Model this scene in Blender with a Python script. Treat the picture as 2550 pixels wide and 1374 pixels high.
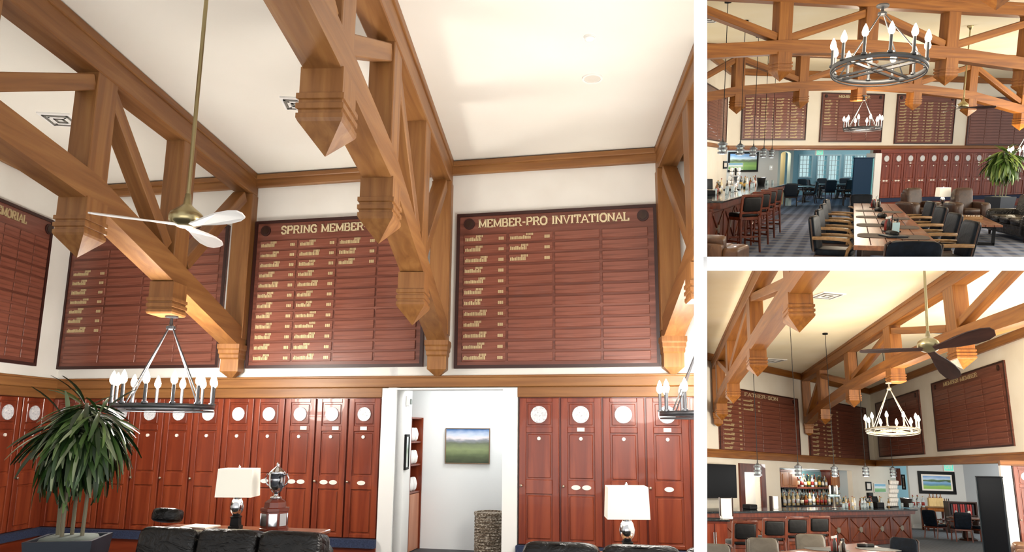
import bpy, bmesh, math, random
from mathutils import Matrix, Vector
random.seed(7)
for o in list(bpy.data.objects): bpy.data.objects.remove(o)
S = bpy.context.scene
COL = S.collection
# ---------------------------------------------------------------- camera
F, PX, PY, IW, IH = 1800.0, 1300.0, 740.0, 2550.0, 1374.0
class Room:
    """A level room: horizon row h at column hx (slope roll), eye height, floor at z = 0, camera above its origin."""
    def __init__(s, h, roll, eye, hx):
        h0 = h - roll*(hx-PX)
        u = Vector((roll, 1, (h0-PY)/F)).normalized()
        f = (Vector((0,0,1)) - u*u.z).normalized()
        r = u.cross(f)
        if r.x < 0: r = -r
        s.B = Matrix((r, f, u)); s.eye = eye
    def ray(s, x, y): return s.B @ Vector((x-PX, -(y-PY), F))
    def z(s, x, y, z):
        d = s.ray(x, y); p = d*((z-s.eye)/d.z); p.z += s.eye; return p
    def Y(s, x, y, Y):
        d = s.ray(x, y); p = d*(Y/d.y); p.z += s.eye; return p
    def vp(s, x):
        a = s.ray(x, 0).z; b = s.ray(x, 1).z-a
        d = s.ray(x, -a/b); d.z = 0; return d.normalized()
R1 = Room(1067, .006, 1.7, 1000)
R2 = Room(410, -.01, 1.7, 2155)
R3 = Room(1190, .03, 2.0, 2155)
CAMZ = 1.7
for R in (R1, R2, R3):
    R.M = Matrix.Translation((0,0,CAMZ)) @ (R1.B @ R.B.transposed()).to_4x4() @ Matrix.Translation((0,0,-R.eye))
C2W = R1.B
cam = bpy.data.objects.new('camera', bpy.data.cameras.new('camera')); COL.objects.link(cam)
cx, cy, cz = C2W @ Vector((1,0,0)), C2W @ Vector((0,1,0)), -(C2W @ Vector((0,0,1)))
m = Matrix((cx, cy, cz)).transposed().to_4x4(); m.translation = (0,0,CAMZ)
cam.matrix_world = m
cam.data.sensor_width = 36; cam.data.sensor_fit = 'HORIZONTAL'; cam.data.lens = F*36/IW
cam.data.shift_x = (IW/2-PX)/IW; cam.data.shift_y = (PY-IH/2)/IW
cam.data.clip_end = 300
S.camera = cam
# ---------------------------------------------------------------- world, lights, exposure
w = bpy.data.worlds.new('world'); S.world = w; w.use_nodes = True
w.node_tree.nodes['Background'].inputs[0].default_value = (1, .985, .96, 1)
w.node_tree.nodes['Background'].inputs[1].default_value = .88
S.view_settings.view_transform = 'Standard'; S.view_settings.look = 'None'
S.view_settings.gamma = 1; S.view_settings.use_curve_mapping = False
S.view_settings.exposure = 0.18
def area_light(R, loc, target, sx, sy, power, col):
    L = bpy.data.lights.new('window_light', 'AREA'); L.shape = 'RECTANGLE'; L.size = sx; L.size_y = sy
    L.energy = power; L.color = col
    o = bpy.data.objects.new('window_light', L); COL.objects.link(o)
    d = Vector(target)-Vector(loc)
    o.matrix_world = R.M @ Matrix.Translation(loc) @ d.to_track_quat('-Z', 'Y').to_matrix().to_4x4()
    return o
def point_light(R, loc, power, col, rad=.12):
    L = bpy.data.lights.new('lamp_light', 'POINT'); L.energy = power; L.color = col; L.shadow_soft_size = rad
    o = bpy.data.objects.new('lamp_light', L); COL.objects.link(o); o.matrix_world = R.M @ Matrix.Translation(loc)
    return o
WARM = (1, .86, .66); SOFT = (1, .95, .87)
# added area fills out of view, one per room, to brighten it
area_light(R1, (-1.2, -1.2, 1.0), (-1.8, 5.0, 5.2), 7, 2.4, 130, (1, .98, .95))
area_light(R2, (15.6, 16, 2.4), (5, 19, 3.9), 14, 3.6, 650, (1, .92, .78))
area_light(R3, (12.6, 12.5, 2.2), (6, 22, 4.6), 9, 3.6, 1050, (1, .92, .78))
point_light(R1, (.8, 6.0, 2.3), 185, SOFT, .5)      # added fill in mid-air for the truss sides, no fixture here
point_light(R2, (9.5, 12.0, 2.9), 200, WARM, .5)  # added warm fill, nothing hangs here
point_light(R3, (8.0, 12.0, 3.2), 260, WARM, .5)  # added warm fill for the bar corner, without a lamp body
# ---------------------------------------------------------------- materials
def lin(c):
    if isinstance(c, str): c = tuple(int(c[i:i+2], 16)/255 for i in (0,2,4))
    return tuple((x/12.92 if x <= .04045 else ((x+.055)/1.055)**2.4) for x in c)+(1,)
MATS = {}
def base(name, col, rough=.5, metal=0, coat=0, spec=.5):
    if name in MATS: return MATS[name]
    m = bpy.data.materials.new(name); m.use_nodes = True; MATS[name] = m
    b = m.node_tree.nodes['Principled BSDF']
    b.inputs['Base Color'].default_value = lin(col); b.inputs['Roughness'].default_value = rough
    b.inputs['Metallic'].default_value = metal; b.inputs['Coat Weight'].default_value = coat
    b.inputs['Specular IOR Level'].default_value = spec
    return m
def grain(name, cols, scale, rough=.5, bump=.15, coat=0, detail=5, dist=.6, spec=.4):
    """Noise stretched by `scale` through a ramp of colours: wood, plaster, leather, stone."""
    if name in MATS: return MATS[name]
    m = base(name, cols[0], rough, 0, coat, spec); nt = m.node_tree; N = nt.nodes; L = nt.links
    b = N['Principled BSDF']
    tc = N.new('ShaderNodeTexCoord'); mp = N.new('ShaderNodeMapping'); mp.inputs['Scale'].default_value = scale
    no = N.new('ShaderNodeTexNoise'); no.inputs['Scale'].default_value = 1; no.inputs['Detail'].default_value = detail
    no.inputs['Distortion'].default_value = dist
    rp = N.new('ShaderNodeValToRGB'); el = rp.color_ramp.elements
    while len(el) < len(cols): el.new(.5)
    for i, c in enumerate(cols):
        el[i].position = .28+.44*i/(len(cols)-1); el[i].color = lin(c)
    L.new(tc.outputs['Object'], mp.inputs[0]); L.new(mp.outputs[0], no.inputs['Vector'])
    L.new(no.outputs['Fac'], rp.inputs[0]); L.new(rp.outputs[0], b.inputs['Base Color'])
    if bump:
        bp = N.new('ShaderNodeBump'); bp.inputs['Strength'].default_value = bump; bp.inputs['Distance'].default_value = .02
        L.new(no.outputs['Fac'], bp.inputs['Height']); L.new(bp.outputs[0], b.inputs['Normal'])
    return m
def emit(name, col, power):
    m = base(name, col, .5); b = m.node_tree.nodes['Principled BSDF']
    b.inputs['Emission Color'].default_value = lin(col); b.inputs['Emission Strength'].default_value = power
    return m
BEAM = ['754b27', '865930', '96693b']
beam_x = grain('oak_beam', BEAM, (.9, 14, 14), .45, .12)
beam_z = grain('oak_post', BEAM, (14, 14, .9), .45, .12)
BEAMW = ['6f4119', '87521f', '9a642a']  # same oak with the warm lamp tint put into its colour
beamw_x = grain('warm_oak_beam', BEAMW, (.9, 14, 14), .42, .12)
beamw_z = grain('warm_oak_post', BEAMW, (14, 14, .9), .42, .12)
MAH = ['632512', '793119', '8e4123']
mah_z = grain('mahogany', MAH, (9, 9, .8), .32, .06, .25)
mah_x = grain('mahogany_rail', MAH, (.8, 9, 9), .32, .06, .25)
mah_d = grain('mahogany_dark', ['4a180c', '5f2110', '742c16'], (9, 9, .8), .35, .06, .2)
BRD = ['532d22', '6a3b2e', '815042']
board_m = grain('board_mahogany', BRD, (.7, 10, 16), .38, .1, .15)
plate_m = grain('board_plate', ['5e3326', '764334', '8f5b4a'], (.9, 9, 22), .35, .1, .2)
board_d = base('board_edge', '30130e', .45)
gold = base('gilt_lettering', 'dccda6', .4, .25)
goldd = base('gilt_names', 'bba67e', .45, .2)
plaster = grain('white_plaster', ['d9d5cd', 'dedbd4', 'e2dfd8'], (1.5, 1.5, 1.5), .85, .02, 0, 3, 0, .2)
plasterw = grain('cream_plaster', ['e2dacb', 'e7e0d2', 'eae4d8'], (1.2, 1.2, 1.2), .85, .02, 0, 3, 0, .2)  # white plaster with warm lamplight put into its colour
ceil_m = grain('ceiling_plaster', ['e9e5da', 'ece8de', 'efece3'], (.7, .7, .7), .9, .02, 0, 3, 0, .2)
ceilw_m = grain('cream_ceiling_plaster', ['eee0bd', 'f1e5c6', 'f3e9cf'], (.7, .7, .7), .9, .02, 0, 3, 0, .2)  # ceiling plaster yellowed to carry the glow of warm lamps
white = base('white_paint', 'f0efec', .5)
purew = base('bright_white_paint', 'ffffff', .9, 0, 0, .1)
blk = base('black_iron', '1b1b1d', .45, .6)
grey_iron = base('grey_iron', '55565a', .4, .7)
bluem = grain('navy_carpet', ['232a40', '2d3650', '39435f'], (60, 60, 60), .95, .3)
leather = grain('black_leather', ['0b0a0a', '141212', '1f1c1a'], (5, 11, 11), .26, .8, 0, 4, 1.8, .35)
leather_s = grain('smooth_black_leather', ['0b0a0a', '121112', '1a1818'], (8, 8, 8), .45, .15, 0, 5, .6, .2)
leatherb = grain('navy_leather', ['080d14', '0d141e', '131c28'], (10, 10, 10), .42, .25, 0, 5, .6, .1)
leatherbr = grain('brown_leather', ['2c1c15', '3d281d', '4e3527'], (6, 6, 6), .36, .35, .1)
leathert = grain('tan_leather', ['402718', '553622', '6c4a30'], (5, 5, 5), .4, .3, .1)
leatherg = grain('grey_leather', ['4d473d', '5c554a', '6a6357'], (6, 6, 6), .38, .2, .1)
pale_wood = grain('pale_arm_wood', ['7a5c3c', '91704c', 'a6855f'], (4, 14, 14), .4, .05)
stool_w = grain('stool_wood', ['42190b', '5b2613', '713319'], (9, 9, 2), .35, .05, .2)
bar_wood = grain('bar_wood', ['4a200d', '602c13', '76391b'], (9, 9, .9), .35, .05, .15)
table_x = grain('table_wood', ['5f3520', '7b4a2e', '96603d'], (1.0, 16, 16), .3, .05, .3)
dark_w = grain('dark_wood', ['22130d', '301b12', '3e2418'], (9, 9, 2), .35, .05, .1)
brass = base('brass', 'ab9d74', .3, .9)
steel = base('steel', 'b9bcc0', .22, .95)
silver = base('silver', 'd0d2d6', .12, 1)
bladew = base('white_blade', 'e6e3df', .35)
bladed = grain('dark_blade', ['2a1710', '38211a', '462a20'], (2, 12, 12), .4, .05)
disc_m = grain('white_medallion', ['a9adb5', 'd5d7db', 'ebeae8'], (34, 34, 34), .4, .4)
plate_w = base('white_label', 'efe7dc', .45)
plate_g = base('bronze_label', '8a6f58', .35, .5)
knob_m = base('pewter_knob', 'b9a794', .3, .7)
glass_m = base('glassware', 'cfe0e6', .08); glass_m.node_tree.nodes['Principled BSDF'].inputs['Transmission Weight'].default_value = .6
shade_m = emit('lamp_shade_linen', 'efebdc', .25)
bulb_m = emit('flame_bulb', 'fff3d8', 14)
leafs = [base('leaf_deep', '1d3216', .38), base('leaf_mid', '2e4a1f', .36), base('leaf_light', '56703a', .34), base('leaf_pale', '8f9c78', .3)]
leafw = [base('leaf_warm_deep', '3b5a1d', .4), base('leaf_warm_light', '7d9442', .36)]
cane_m = base('cane', '6a6450', .7)
black = base('matte_black', '0b0b0d', .55, 0, 0, .25)
screen = base('screen', '040405', .3, 0, 0, .15)
green_sign = emit('exit_sign_green', '5fcfba', .5)
# ---------------------------------------------------------------- mesh helpers
class MB:
    def __init__(s): s.v = []; s.f = []
    def add(s, vs, fs):
        n = len(s.v); s.v += [tuple(x) for x in vs]; s.f += [tuple(i+n for i in f) for f in fs]; return s
    def box(s, x0, x1, y0, y1, z0, z1, c=0):
        if x0 > x1: x0, x1 = x1, x0
        if y0 > y1: y0, y1 = y1, y0
        if z0 > z1: z0, z1 = z1, z0
        if not c:
            return s.add([(x,y,z) for z in (z0,z1) for y in (y0,y1) for x in (x0,x1)],
                [(0,2,3,1),(4,5,7,6),(0,1,5,4),(2,6,7,3),(0,4,6,2),(1,3,7,5)])
        c = min(c, (x1-x0)*.45, (y1-y0)*.45, (z1-z0)*.45)
        lo = (x0,y0,z0); hi = (x1,y1,z1); vs = []; idx = {}
        for cx_ in (0,1):
            for cy_ in (0,1):
                for cz_ in (0,1):
                    k = (cx_,cy_,cz_)
                    for ax in range(3):
                        p = []
                        for a in range(3):
                            e = hi[a] if k[a] else lo[a]
                            if a != ax: e += -c if k[a] else c
                            p.append(e)
                        idx[k+(ax,)] = len(vs); vs.append(p)
        fs = []
        for ax in range(3):
            a, b = [(1,2),(2,0),(0,1)][ax]
            for sd in (0,1):
                q = []
                for (i,j) in ((0,0),(1,0),(1,1),(0,1)):
                    k = [0,0,0]; k[ax] = sd; k[a] = i; k[b] = j; q.append(idx[tuple(k)+(ax,)])
                fs.append(q if sd else q[::-1])
        for ax in range(3):
            a, b = [(1,2),(2,0),(0,1)][ax]
            for i in (0,1):
                for j in (0,1):
                    k0 = [0,0,0]; k0[a] = i; k0[b] = j; k1 = list(k0); k1[ax] = 1
                    q = [idx[tuple(k0)+(a,)], idx[tuple(k1)+(a,)], idx[tuple(k1)+(b,)], idx[tuple(k0)+(b,)]]
                    fs.append(q if i != j else q[::-1])
        for k in [(i,j,l) for i in (0,1) for j in (0,1) for l in (0,1)]:
            q = [idx[k+(0,)], idx[k+(1,)], idx[k+(2,)]]
            fs.append(q if sum(k) % 2 else q[::-1])
        return s.add(vs, fs)
    def prism(s, poly, y0, y1):                     # polygon in x,z pushed along y
        n = len(poly)
        vs = [(x,y0,z) for x,z in poly]+[(x,y1,z) for x,z in poly]
        return s.add(vs, [tuple(range(n)), tuple(range(2*n-1,n-1,-1))]+[(i,i+n,(i+1)%n+n,(i+1)%n) for i in range(n)])
    def slab(s, poly, z0, z1):                      # polygon in x,y pushed along z
        n = len(poly)
        vs = [(x,y,z0) for x,y in poly]+[(x,y,z1) for x,y in poly]
        return s.add(vs, [tuple(range(n-1,-1,-1)), tuple(range(n,2*n))]+[(i,(i+1)%n,(i+1)%n+n,i+n) for i in range(n)])
    def tube(s, pts, r, n=8, r1=None):
        pts = [Vector(p) for p in pts]; rings = []
        for i, p in enumerate(pts):
            t = (pts[min(i+1,len(pts)-1)]-pts[max(i-1,0)]).normalized()
            a = t.cross(Vector((0,0,1)) if abs(t.z) < .95 else Vector((1,0,0))).normalized(); b = t.cross(a)
            rr = r if r1 is None else r+(r1-r)*i/(len(pts)-1)
            rings.append([p+(a*math.cos(2*math.pi*k/n)+b*math.sin(2*math.pi*k/n))*rr for k in range(n)])
        vs = [v for rg in rings for v in rg]; fs = []
        for i in range(len(pts)-1):
            for k in range(n): fs.append((i*n+k, i*n+(k+1)%n, (i+1)*n+(k+1)%n, (i+1)*n+k))
        fs += [tuple(range(n-1,-1,-1)), tuple(range((len(pts)-1)*n, len(pts)*n))]
        return s.add(vs, fs)
    def lathe(s, prof, n=16, c=(0,0,0)):            # profile of (radius, z)
        vs = [(c[0]+r*math.cos(2*math.pi*k/n), c[1]+r*math.sin(2*math.pi*k/n), c[2]+z) for r, z in prof for k in range(n)]
        fs = []
        for i in range(len(prof)-1):
            for k in range(n): fs.append((i*n+k, i*n+(k+1)%n, (i+1)*n+(k+1)%n, (i+1)*n+k))
        fs += [tuple(range(n-1,-1,-1)), tuple(range((len(prof)-1)*n, len(prof)*n))]
        return s.add(vs, fs)
    def pad(s, x0, x1, y0, y1, z0, z1, e=.35, n=14, k=8):   # soft rounded block
        cx_, cy_, cz_ = (x0+x1)/2, (y0+y1)/2, (z0+z1)/2; a, b, c = (x1-x0)/2, (y1-y0)/2, (z1-z0)/2
        sg = lambda v: math.copysign(abs(v)**e, v)
        vs = []; fs = []
        for i in range(k+1):
            t = -math.pi/2+math.pi*i/k
            for j in range(n):
                p = 2*math.pi*(j+.5)/n
                vs.append((cx_+a*sg(math.cos(t))*sg(math.cos(p)), cy_+b*sg(math.cos(t))*sg(math.sin(p)), cz_+c*sg(math.sin(t))))
        for i in range(k):
            for j in range(n): fs.append((i*n+j, i*n+(j+1)%n, (i+1)*n+(j+1)%n, (i+1)*n+j))
        return s.add(vs, fs)
    def disc_y(s, cx_, cz_, r, y0, y1, n=20):       # round plate facing -y
        return s.prism([(cx_+r*math.cos(2*math.pi*k/n), cz_+r*math.sin(2*math.pi*k/n)) for k in range(n)], y0, y1)
    def ring(s, R_, w_, h_, n=40, c=(0,0,0)):       # flat band ring
        prof = [(R_-w_, -h_/2), (R_, -h_/2), (R_, h_/2), (R_-w_, h_/2)]
        vs = [(c[0]+r*math.cos(2*math.pi*k/n), c[1]+r*math.sin(2*math.pi*k/n), c[2]+z) for r, z in prof for k in range(n)]
        return s.add(vs, [(i*n+k, i*n+(k+1)%n, ((i+1)%4)*n+(k+1)%n, ((i+1)%4)*n+k) for i in range(4) for k in range(n)])
    def mesh(s, name, mat, smooth=False):
        me = bpy.data.meshes.new(name); me.from_pydata(s.v, [], s.f)
        bm = bmesh.new(); bm.from_mesh(me); bmesh.ops.recalc_face_normals(bm, faces=bm.faces); bm.to_mesh(me); bm.free()
        if mat: me.materials.append(mat)
        if smooth:
            for p in me.polygons: p.use_smooth = True
        return me
ROOMOF = {}
def link(name, me, parent=None, mat4=None, room=None):
    o = bpy.data.objects.new(name, me); COL.objects.link(o)
    if parent is not None:
        o.parent = parent
        if mat4 is not None: o.matrix_basis = mat4
    else:
        o.matrix_basis = (room.M if room else Matrix()) @ (mat4 if mat4 is not None else Matrix())
        ROOMOF[o.name] = room
    return o
def part(name, mb, mat, parent, mat4=None, smooth=False):
    return link(name, mb.mesh(name, mat, smooth), parent, mat4)
def tag(o, label, cat, group=None):
    o['label'] = label; o['category'] = cat
    if group: o['group'] = group
    return o
def thing(name, label, cat, room, mat4, group=None):
    o = bpy.data.objects.new(name, None); COL.objects.link(o); o.empty_display_size = .1
    o.matrix_basis = room.M @ mat4; ROOMOF[o.name] = room
    return tag(o, label, cat, group)
def single(name, mb, mat, label, cat, room, mat4, group=None, smooth=False):
    return tag(link(name, mb.mesh(name, mat, smooth), None, mat4, room), label, cat, group)
def struct(name, mb, mat, room=None, mat4=None, parent=None):
    o = link(name, mb.mesh(name, mat), parent, mat4, room)
    if parent is None: o['kind'] = 'structure'
    return o
def copy_thing(root, room, mat4, label, group=None, parent=None):
    c = root.copy(); COL.objects.link(c)
    if parent is None:
        c.matrix_basis = room.M @ mat4; ROOMOF[c.name] = room; c['label'] = label
        if group: c['group'] = group
    else: c.parent = parent
    for ch in list(root.children): copy_thing(ch, room, None, None, None, c)
    return c
T = lambda x, y, z: Matrix.Translation((x, y, z))
RZ = lambda d: Matrix.Rotation(math.radians(d), 4, 'Z')
RX = lambda d: Matrix.Rotation(math.radians(d), 4, 'X')
RY = lambda d: Matrix.Rotation(math.radians(d), 4, 'Y')
SC = lambda k: Matrix.Diagonal((k, k, k, 1))
class Fr:
    """A vertical plane in a room: x along it (left to right), y away from the viewer, z up from the floor."""
    def __init__(s, room, o, d):
        s.R = room; s.o = Vector((o[0], o[1], 0)); s.d = Vector((d[0], d[1], 0)).normalized(); s.n = Vector((-s.d.y, s.d.x, 0))
        s.M = Matrix(((s.d.x, s.n.x, 0, s.o.x), (s.d.y, s.n.y, 0, s.o.y), (0,0,1,0), (0,0,0,1)))
    def px(s, x, y, off=0):
        r = s.R.ray(x, y); p0 = s.o+s.n*off
        p = r*((s.n.dot(p0))/(s.n.dot(r))); p.z += s.R.eye
        return s.d.dot(p-s.o), p.z
    def at(s, x, y, z, rot=None):
        m_ = s.M @ T(x, y, z)
        return m_ @ rot if rot is not None else m_
def beam_between(name, A, B, wdt, hgt, mat, parent, up=(0,1,0), c=.008):
    """A squared timber from A to B in the parent's frame; local x along it."""
    A = Vector(A); B = Vector(B); x = (B-A); L = x.length; x.normalize()
    y = Vector(up); y = (y-x*y.dot(x)).normalized(); z = x.cross(y)
    m_ = Matrix((x, y, z)).transposed().to_4x4(); m_.translation = A
    return part(name, MB().box(0, L, -wdt/2, wdt/2, -hgt/2, hgt/2, c), mat, parent, m_)
# ---------------------------------------------------------------- the white divider between the three rooms
def camspace(x, y, z): return (C2W @ Vector((x, y, z)))+Vector((0,0,CAMZ))
def hexa(c8): return MB().add(c8, [(0,1,2,3),(4,7,6,5),(0,4,5,1),(1,5,6,2),(2,6,7,3),(3,7,4,0)])
Z0, Z1 = 4.6, 40.0
xa, xb = (1728-PX)/F*Z0, (1761-PX)/F*Z0
xm = (1744.5-PX)/F
c8 = []
for z_ in (Z0, Z1):
    for (sx, y_) in ((-1,-.5),(1,-.5),(1,.6),(-1,.6)): c8.append(camspace(xm*z_+sx*(xb-xa)/2, y_*z_, z_))
struct('wall_middle', hexa(c8), purew)
ya, yb = -(639-PY)/F*Z0, -(674-PY)/F*Z0
ym = -(656.5-PY)/F
c8 = []
for z_ in (Z0, Z1):
    for (px_, sy) in ((1752,-1),(2600,-1),(2600,1),(1752,1)): c8.append(camspace((px_-PX)/F*z_, ym*z_+sy*(ya-yb)/2, z_))
struct('wall_crossing', hexa(c8), purew)
# ---------------------------------------------------------------- timber trusses
def sq_loops(loops, cx_, cy_):          # loops of (half x, half y, z): a stepped square turning
    vs = []; fs = []
    for hx, hy, z in loops: vs += [(cx_-hx,cy_-hy,z),(cx_+hx,cy_-hy,z),(cx_+hx,cy_+hy,z),(cx_-hx,cy_+hy,z)]
    for i in range(len(loops)-1):
        for k in range(4): fs.append((i*4+k, i*4+(k+1)%4, i*4+4+(k+1)%4, i*4+4+k))
    fs += [(0,1,2,3), tuple(range(len(vs)-4, len(vs)))]
    return MB().add(vs, fs)
PEND = [(1,.03),(1,-.15),(1.1,-.15),(1.1,-.185),(1.0,-.19),(1.0,-.21),(1.1,-.215),(1.1,-.25),(1.0,-.255),(1.0,-.275),(1.08,-.28),(1.08,-.31),(1.0,-.33),(.02,-.5)]
def interp(prof, s):
    if s <= prof[0][0]: return prof[0][1]
    for (a, za), (b, zb) in zip(prof, prof[1:]):
        if s <= b: return za+(zb-za)*(s-a)/(b-a)
    return prof[-1][1]
def truss(room, mat4, label, prof, nodes, braces, ztop, zlow, mx, mz, wd=.24, dp=.27, pw=.3, wall=True, flat=(), pk=1.0, psz=None, group='timber roof trusses'):
    t = thing('roof_truss', label, 'truss', room, mat4, group)
    s0, s1 = prof[0][0], prof[-1][0]
    tc = part('top_chord', MB().box(s0, s1, -wd/2, wd/2, zlow, ztop-.002, .01), mx, t)
    part('moulding', MB().box(s0, s1, -wd/2-.02, wd/2+.02, zlow+(ztop-zlow)*.72, ztop-.004, .006), mx, tc)
    part('bottom_chord', MB().prism(prof+[(s, z-dp) for s, z in reversed(prof)], -wd/2, wd/2), mx, t)
    for s in nodes:
        part('post', MB().box(s-pw/2, s+pw/2, -wd/2+.012, wd/2-.012, interp(prof, s)-.12, zlow+.01, .008), mz, t)
    for s in nodes:
        zl = interp(prof, s)-dp; h = (psz or pw)/2
        lp = [(h*k, (wd/2+.015)*k, zl+z*pk) for k, z in PEND]
        if s in flat: lp = lp[:13]
        part('pendant', sq_loops(lp, s, 0), mz, t)
    for (a, za, b, zb) in braces: beam_between('brace', (a, 0, za), (b, 0, zb), wd*.72, .15, mx, t)
    if wall:
        part('wall_post', MB().box(0, .2, -wd/2-.01, wd/2+.01, interp(prof, 0)-.1, zlow, .008), mz, t)
        zb = interp(prof, .1)-dp
        part('bracket', sq_loops([(.17, wd/2+.03, zb+.06),(.17, wd/2+.03, zb),(.15, wd/2+.02, zb-.02),(.15, wd/2+.02, zb-.06),(.13, wd/2+.01, zb-.08),(.13, wd/2+.01, zb-.12),(.1, wd/2, zb-.14),(.1, wd/2, zb-.3),(.03, .03, zb-.38)], .14, 0), mz, t)
    return t
# ---------------------------------------------------------------- lettering cut from strokes with serifs
GL = {'A': (.86, [[(.03,0),(.43,1),(.83,0)],[(.2,.33),(.66,.33)]]),
 'B': (.76, [[(.1,0),(.1,1)],[(.1,1),(.48,1),(.62,.88),(.62,.64),(.48,.52),(.1,.52)],[(.48,.52),(.68,.4),(.68,.14),(.52,0),(.1,0)]]),
 'E': (.72, [[(.1,0),(.1,1)],[(.1,1),(.62,1),(.62,.82)],[(.1,.52),(.48,.52)],[(.1,0),(.64,0),(.64,.2)]]),
 'F': (.68, [[(.1,0),(.1,1)],[(.1,1),(.62,1),(.62,.8)],[(.1,.52),(.46,.52)]]),
 'G': (.84, [[(.7,.8),(.55,1),(.28,1),(.06,.75),(.06,.25),(.28,0),(.6,0),(.72,.15),(.72,.45),(.48,.45)]]),
 'H': (.86, [[(.1,0),(.1,1)],[(.72,0),(.72,1)],[(.1,.5),(.72,.5)]]),
 'I': (.36, [[(.18,0),(.18,1)]]),
 'L': (.7, [[(.1,0),(.1,1)],[(.1,0),(.6,0),(.6,.24)]]),
 'M': (1.0, [[(.1,0),(.1,1)],[(.88,0),(.88,1)],[(.1,1),(.49,.1),(.88,1)]]),
 'N': (.86, [[(.1,0),(.1,1)],[(.1,1),(.74,0)],[(.74,0),(.74,1)]]),
 'O': (.86, [[(.28,1),(.06,.75),(.06,.25),(.28,0),(.58,0),(.8,.25),(.8,.75),(.58,1),(.28,1)]]),
 'P': (.74, [[(.1,0),(.1,1)],[(.1,1),(.5,1),(.66,.85),(.66,.62),(.5,.48),(.1,.48)]]),
 'R': (.8, [[(.1,0),(.1,1)],[(.1,1),(.5,1),(.64,.86),(.64,.64),(.5,.5),(.1,.5)],[(.42,.5),(.72,0)]]),
 'S': (.7, [[(.6,.8),(.48,1),(.2,1),(.06,.82),(.1,.62),(.55,.42),(.62,.2),(.46,0),(.18,0),(.06,.2)]]),
 'T': (.76, [[(.38,0),(.38,1)],[(.04,.8),(.04,1),(.72,1),(.72,.8)]]),
 'U': (.84, [[(.1,1),(.1,.22),(.28,0),(.56,0),(.72,.22),(.72,1)]]),
 'V': (.84, [[(.05,1),(.42,0),(.79,1)]]), 'X': (.84, [[(.05,0),(.79,1)],[(.05,1),(.79,0)]]),
 'Y': (.84, [[(.05,1),(.42,.5),(.79,1)],[(.42,.5),(.42,0)]]),
 '-': (.45, [[(.06,.42),(.36,.42)]]), ' ': (.4, [])}
def text_mb(txt, x0, x1, zb, h, y, d=.008):
    mb = MB(); tot = sum(GL[c][0] for c in txt)+.1*(len(txt)-1); kx = (x1-x0)/tot; x = x0
    def seg(a, b, t):
        ax, az = x+a[0]*kx, zb+a[1]*h; bx, bz = x+b[0]*kx, zb+b[1]*h
        L = math.hypot(bx-ax, bz-az) or 1; ux, uz = (bx-ax)/L, (bz-az)/L; nx, nz = -uz*t, ux*t
        ax -= ux*t*.5; az -= uz*t*.5; bx += ux*t*.5; bz += uz*t*.5
        mb.prism([(ax+nx,az+nz),(ax-nx,az-nz),(bx-nx,bz-nz),(bx+nx,bz+nz)], y, y-d)
    for c in txt:
        wd, st = GL[c]
        for pl in st:
            for a, b in zip(pl, pl[1:]): seg(a, b, h*(.1 if abs(a[0]-b[0]) < .3 else .065))
            for e in (pl[0], pl[-1]):
                if e[1] in (0, 1): seg((e[0]-.13, e[1]), (e[0]+.13, e[1]), h*.05)
        x += (wd+.1)*kx
    return mb
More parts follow.
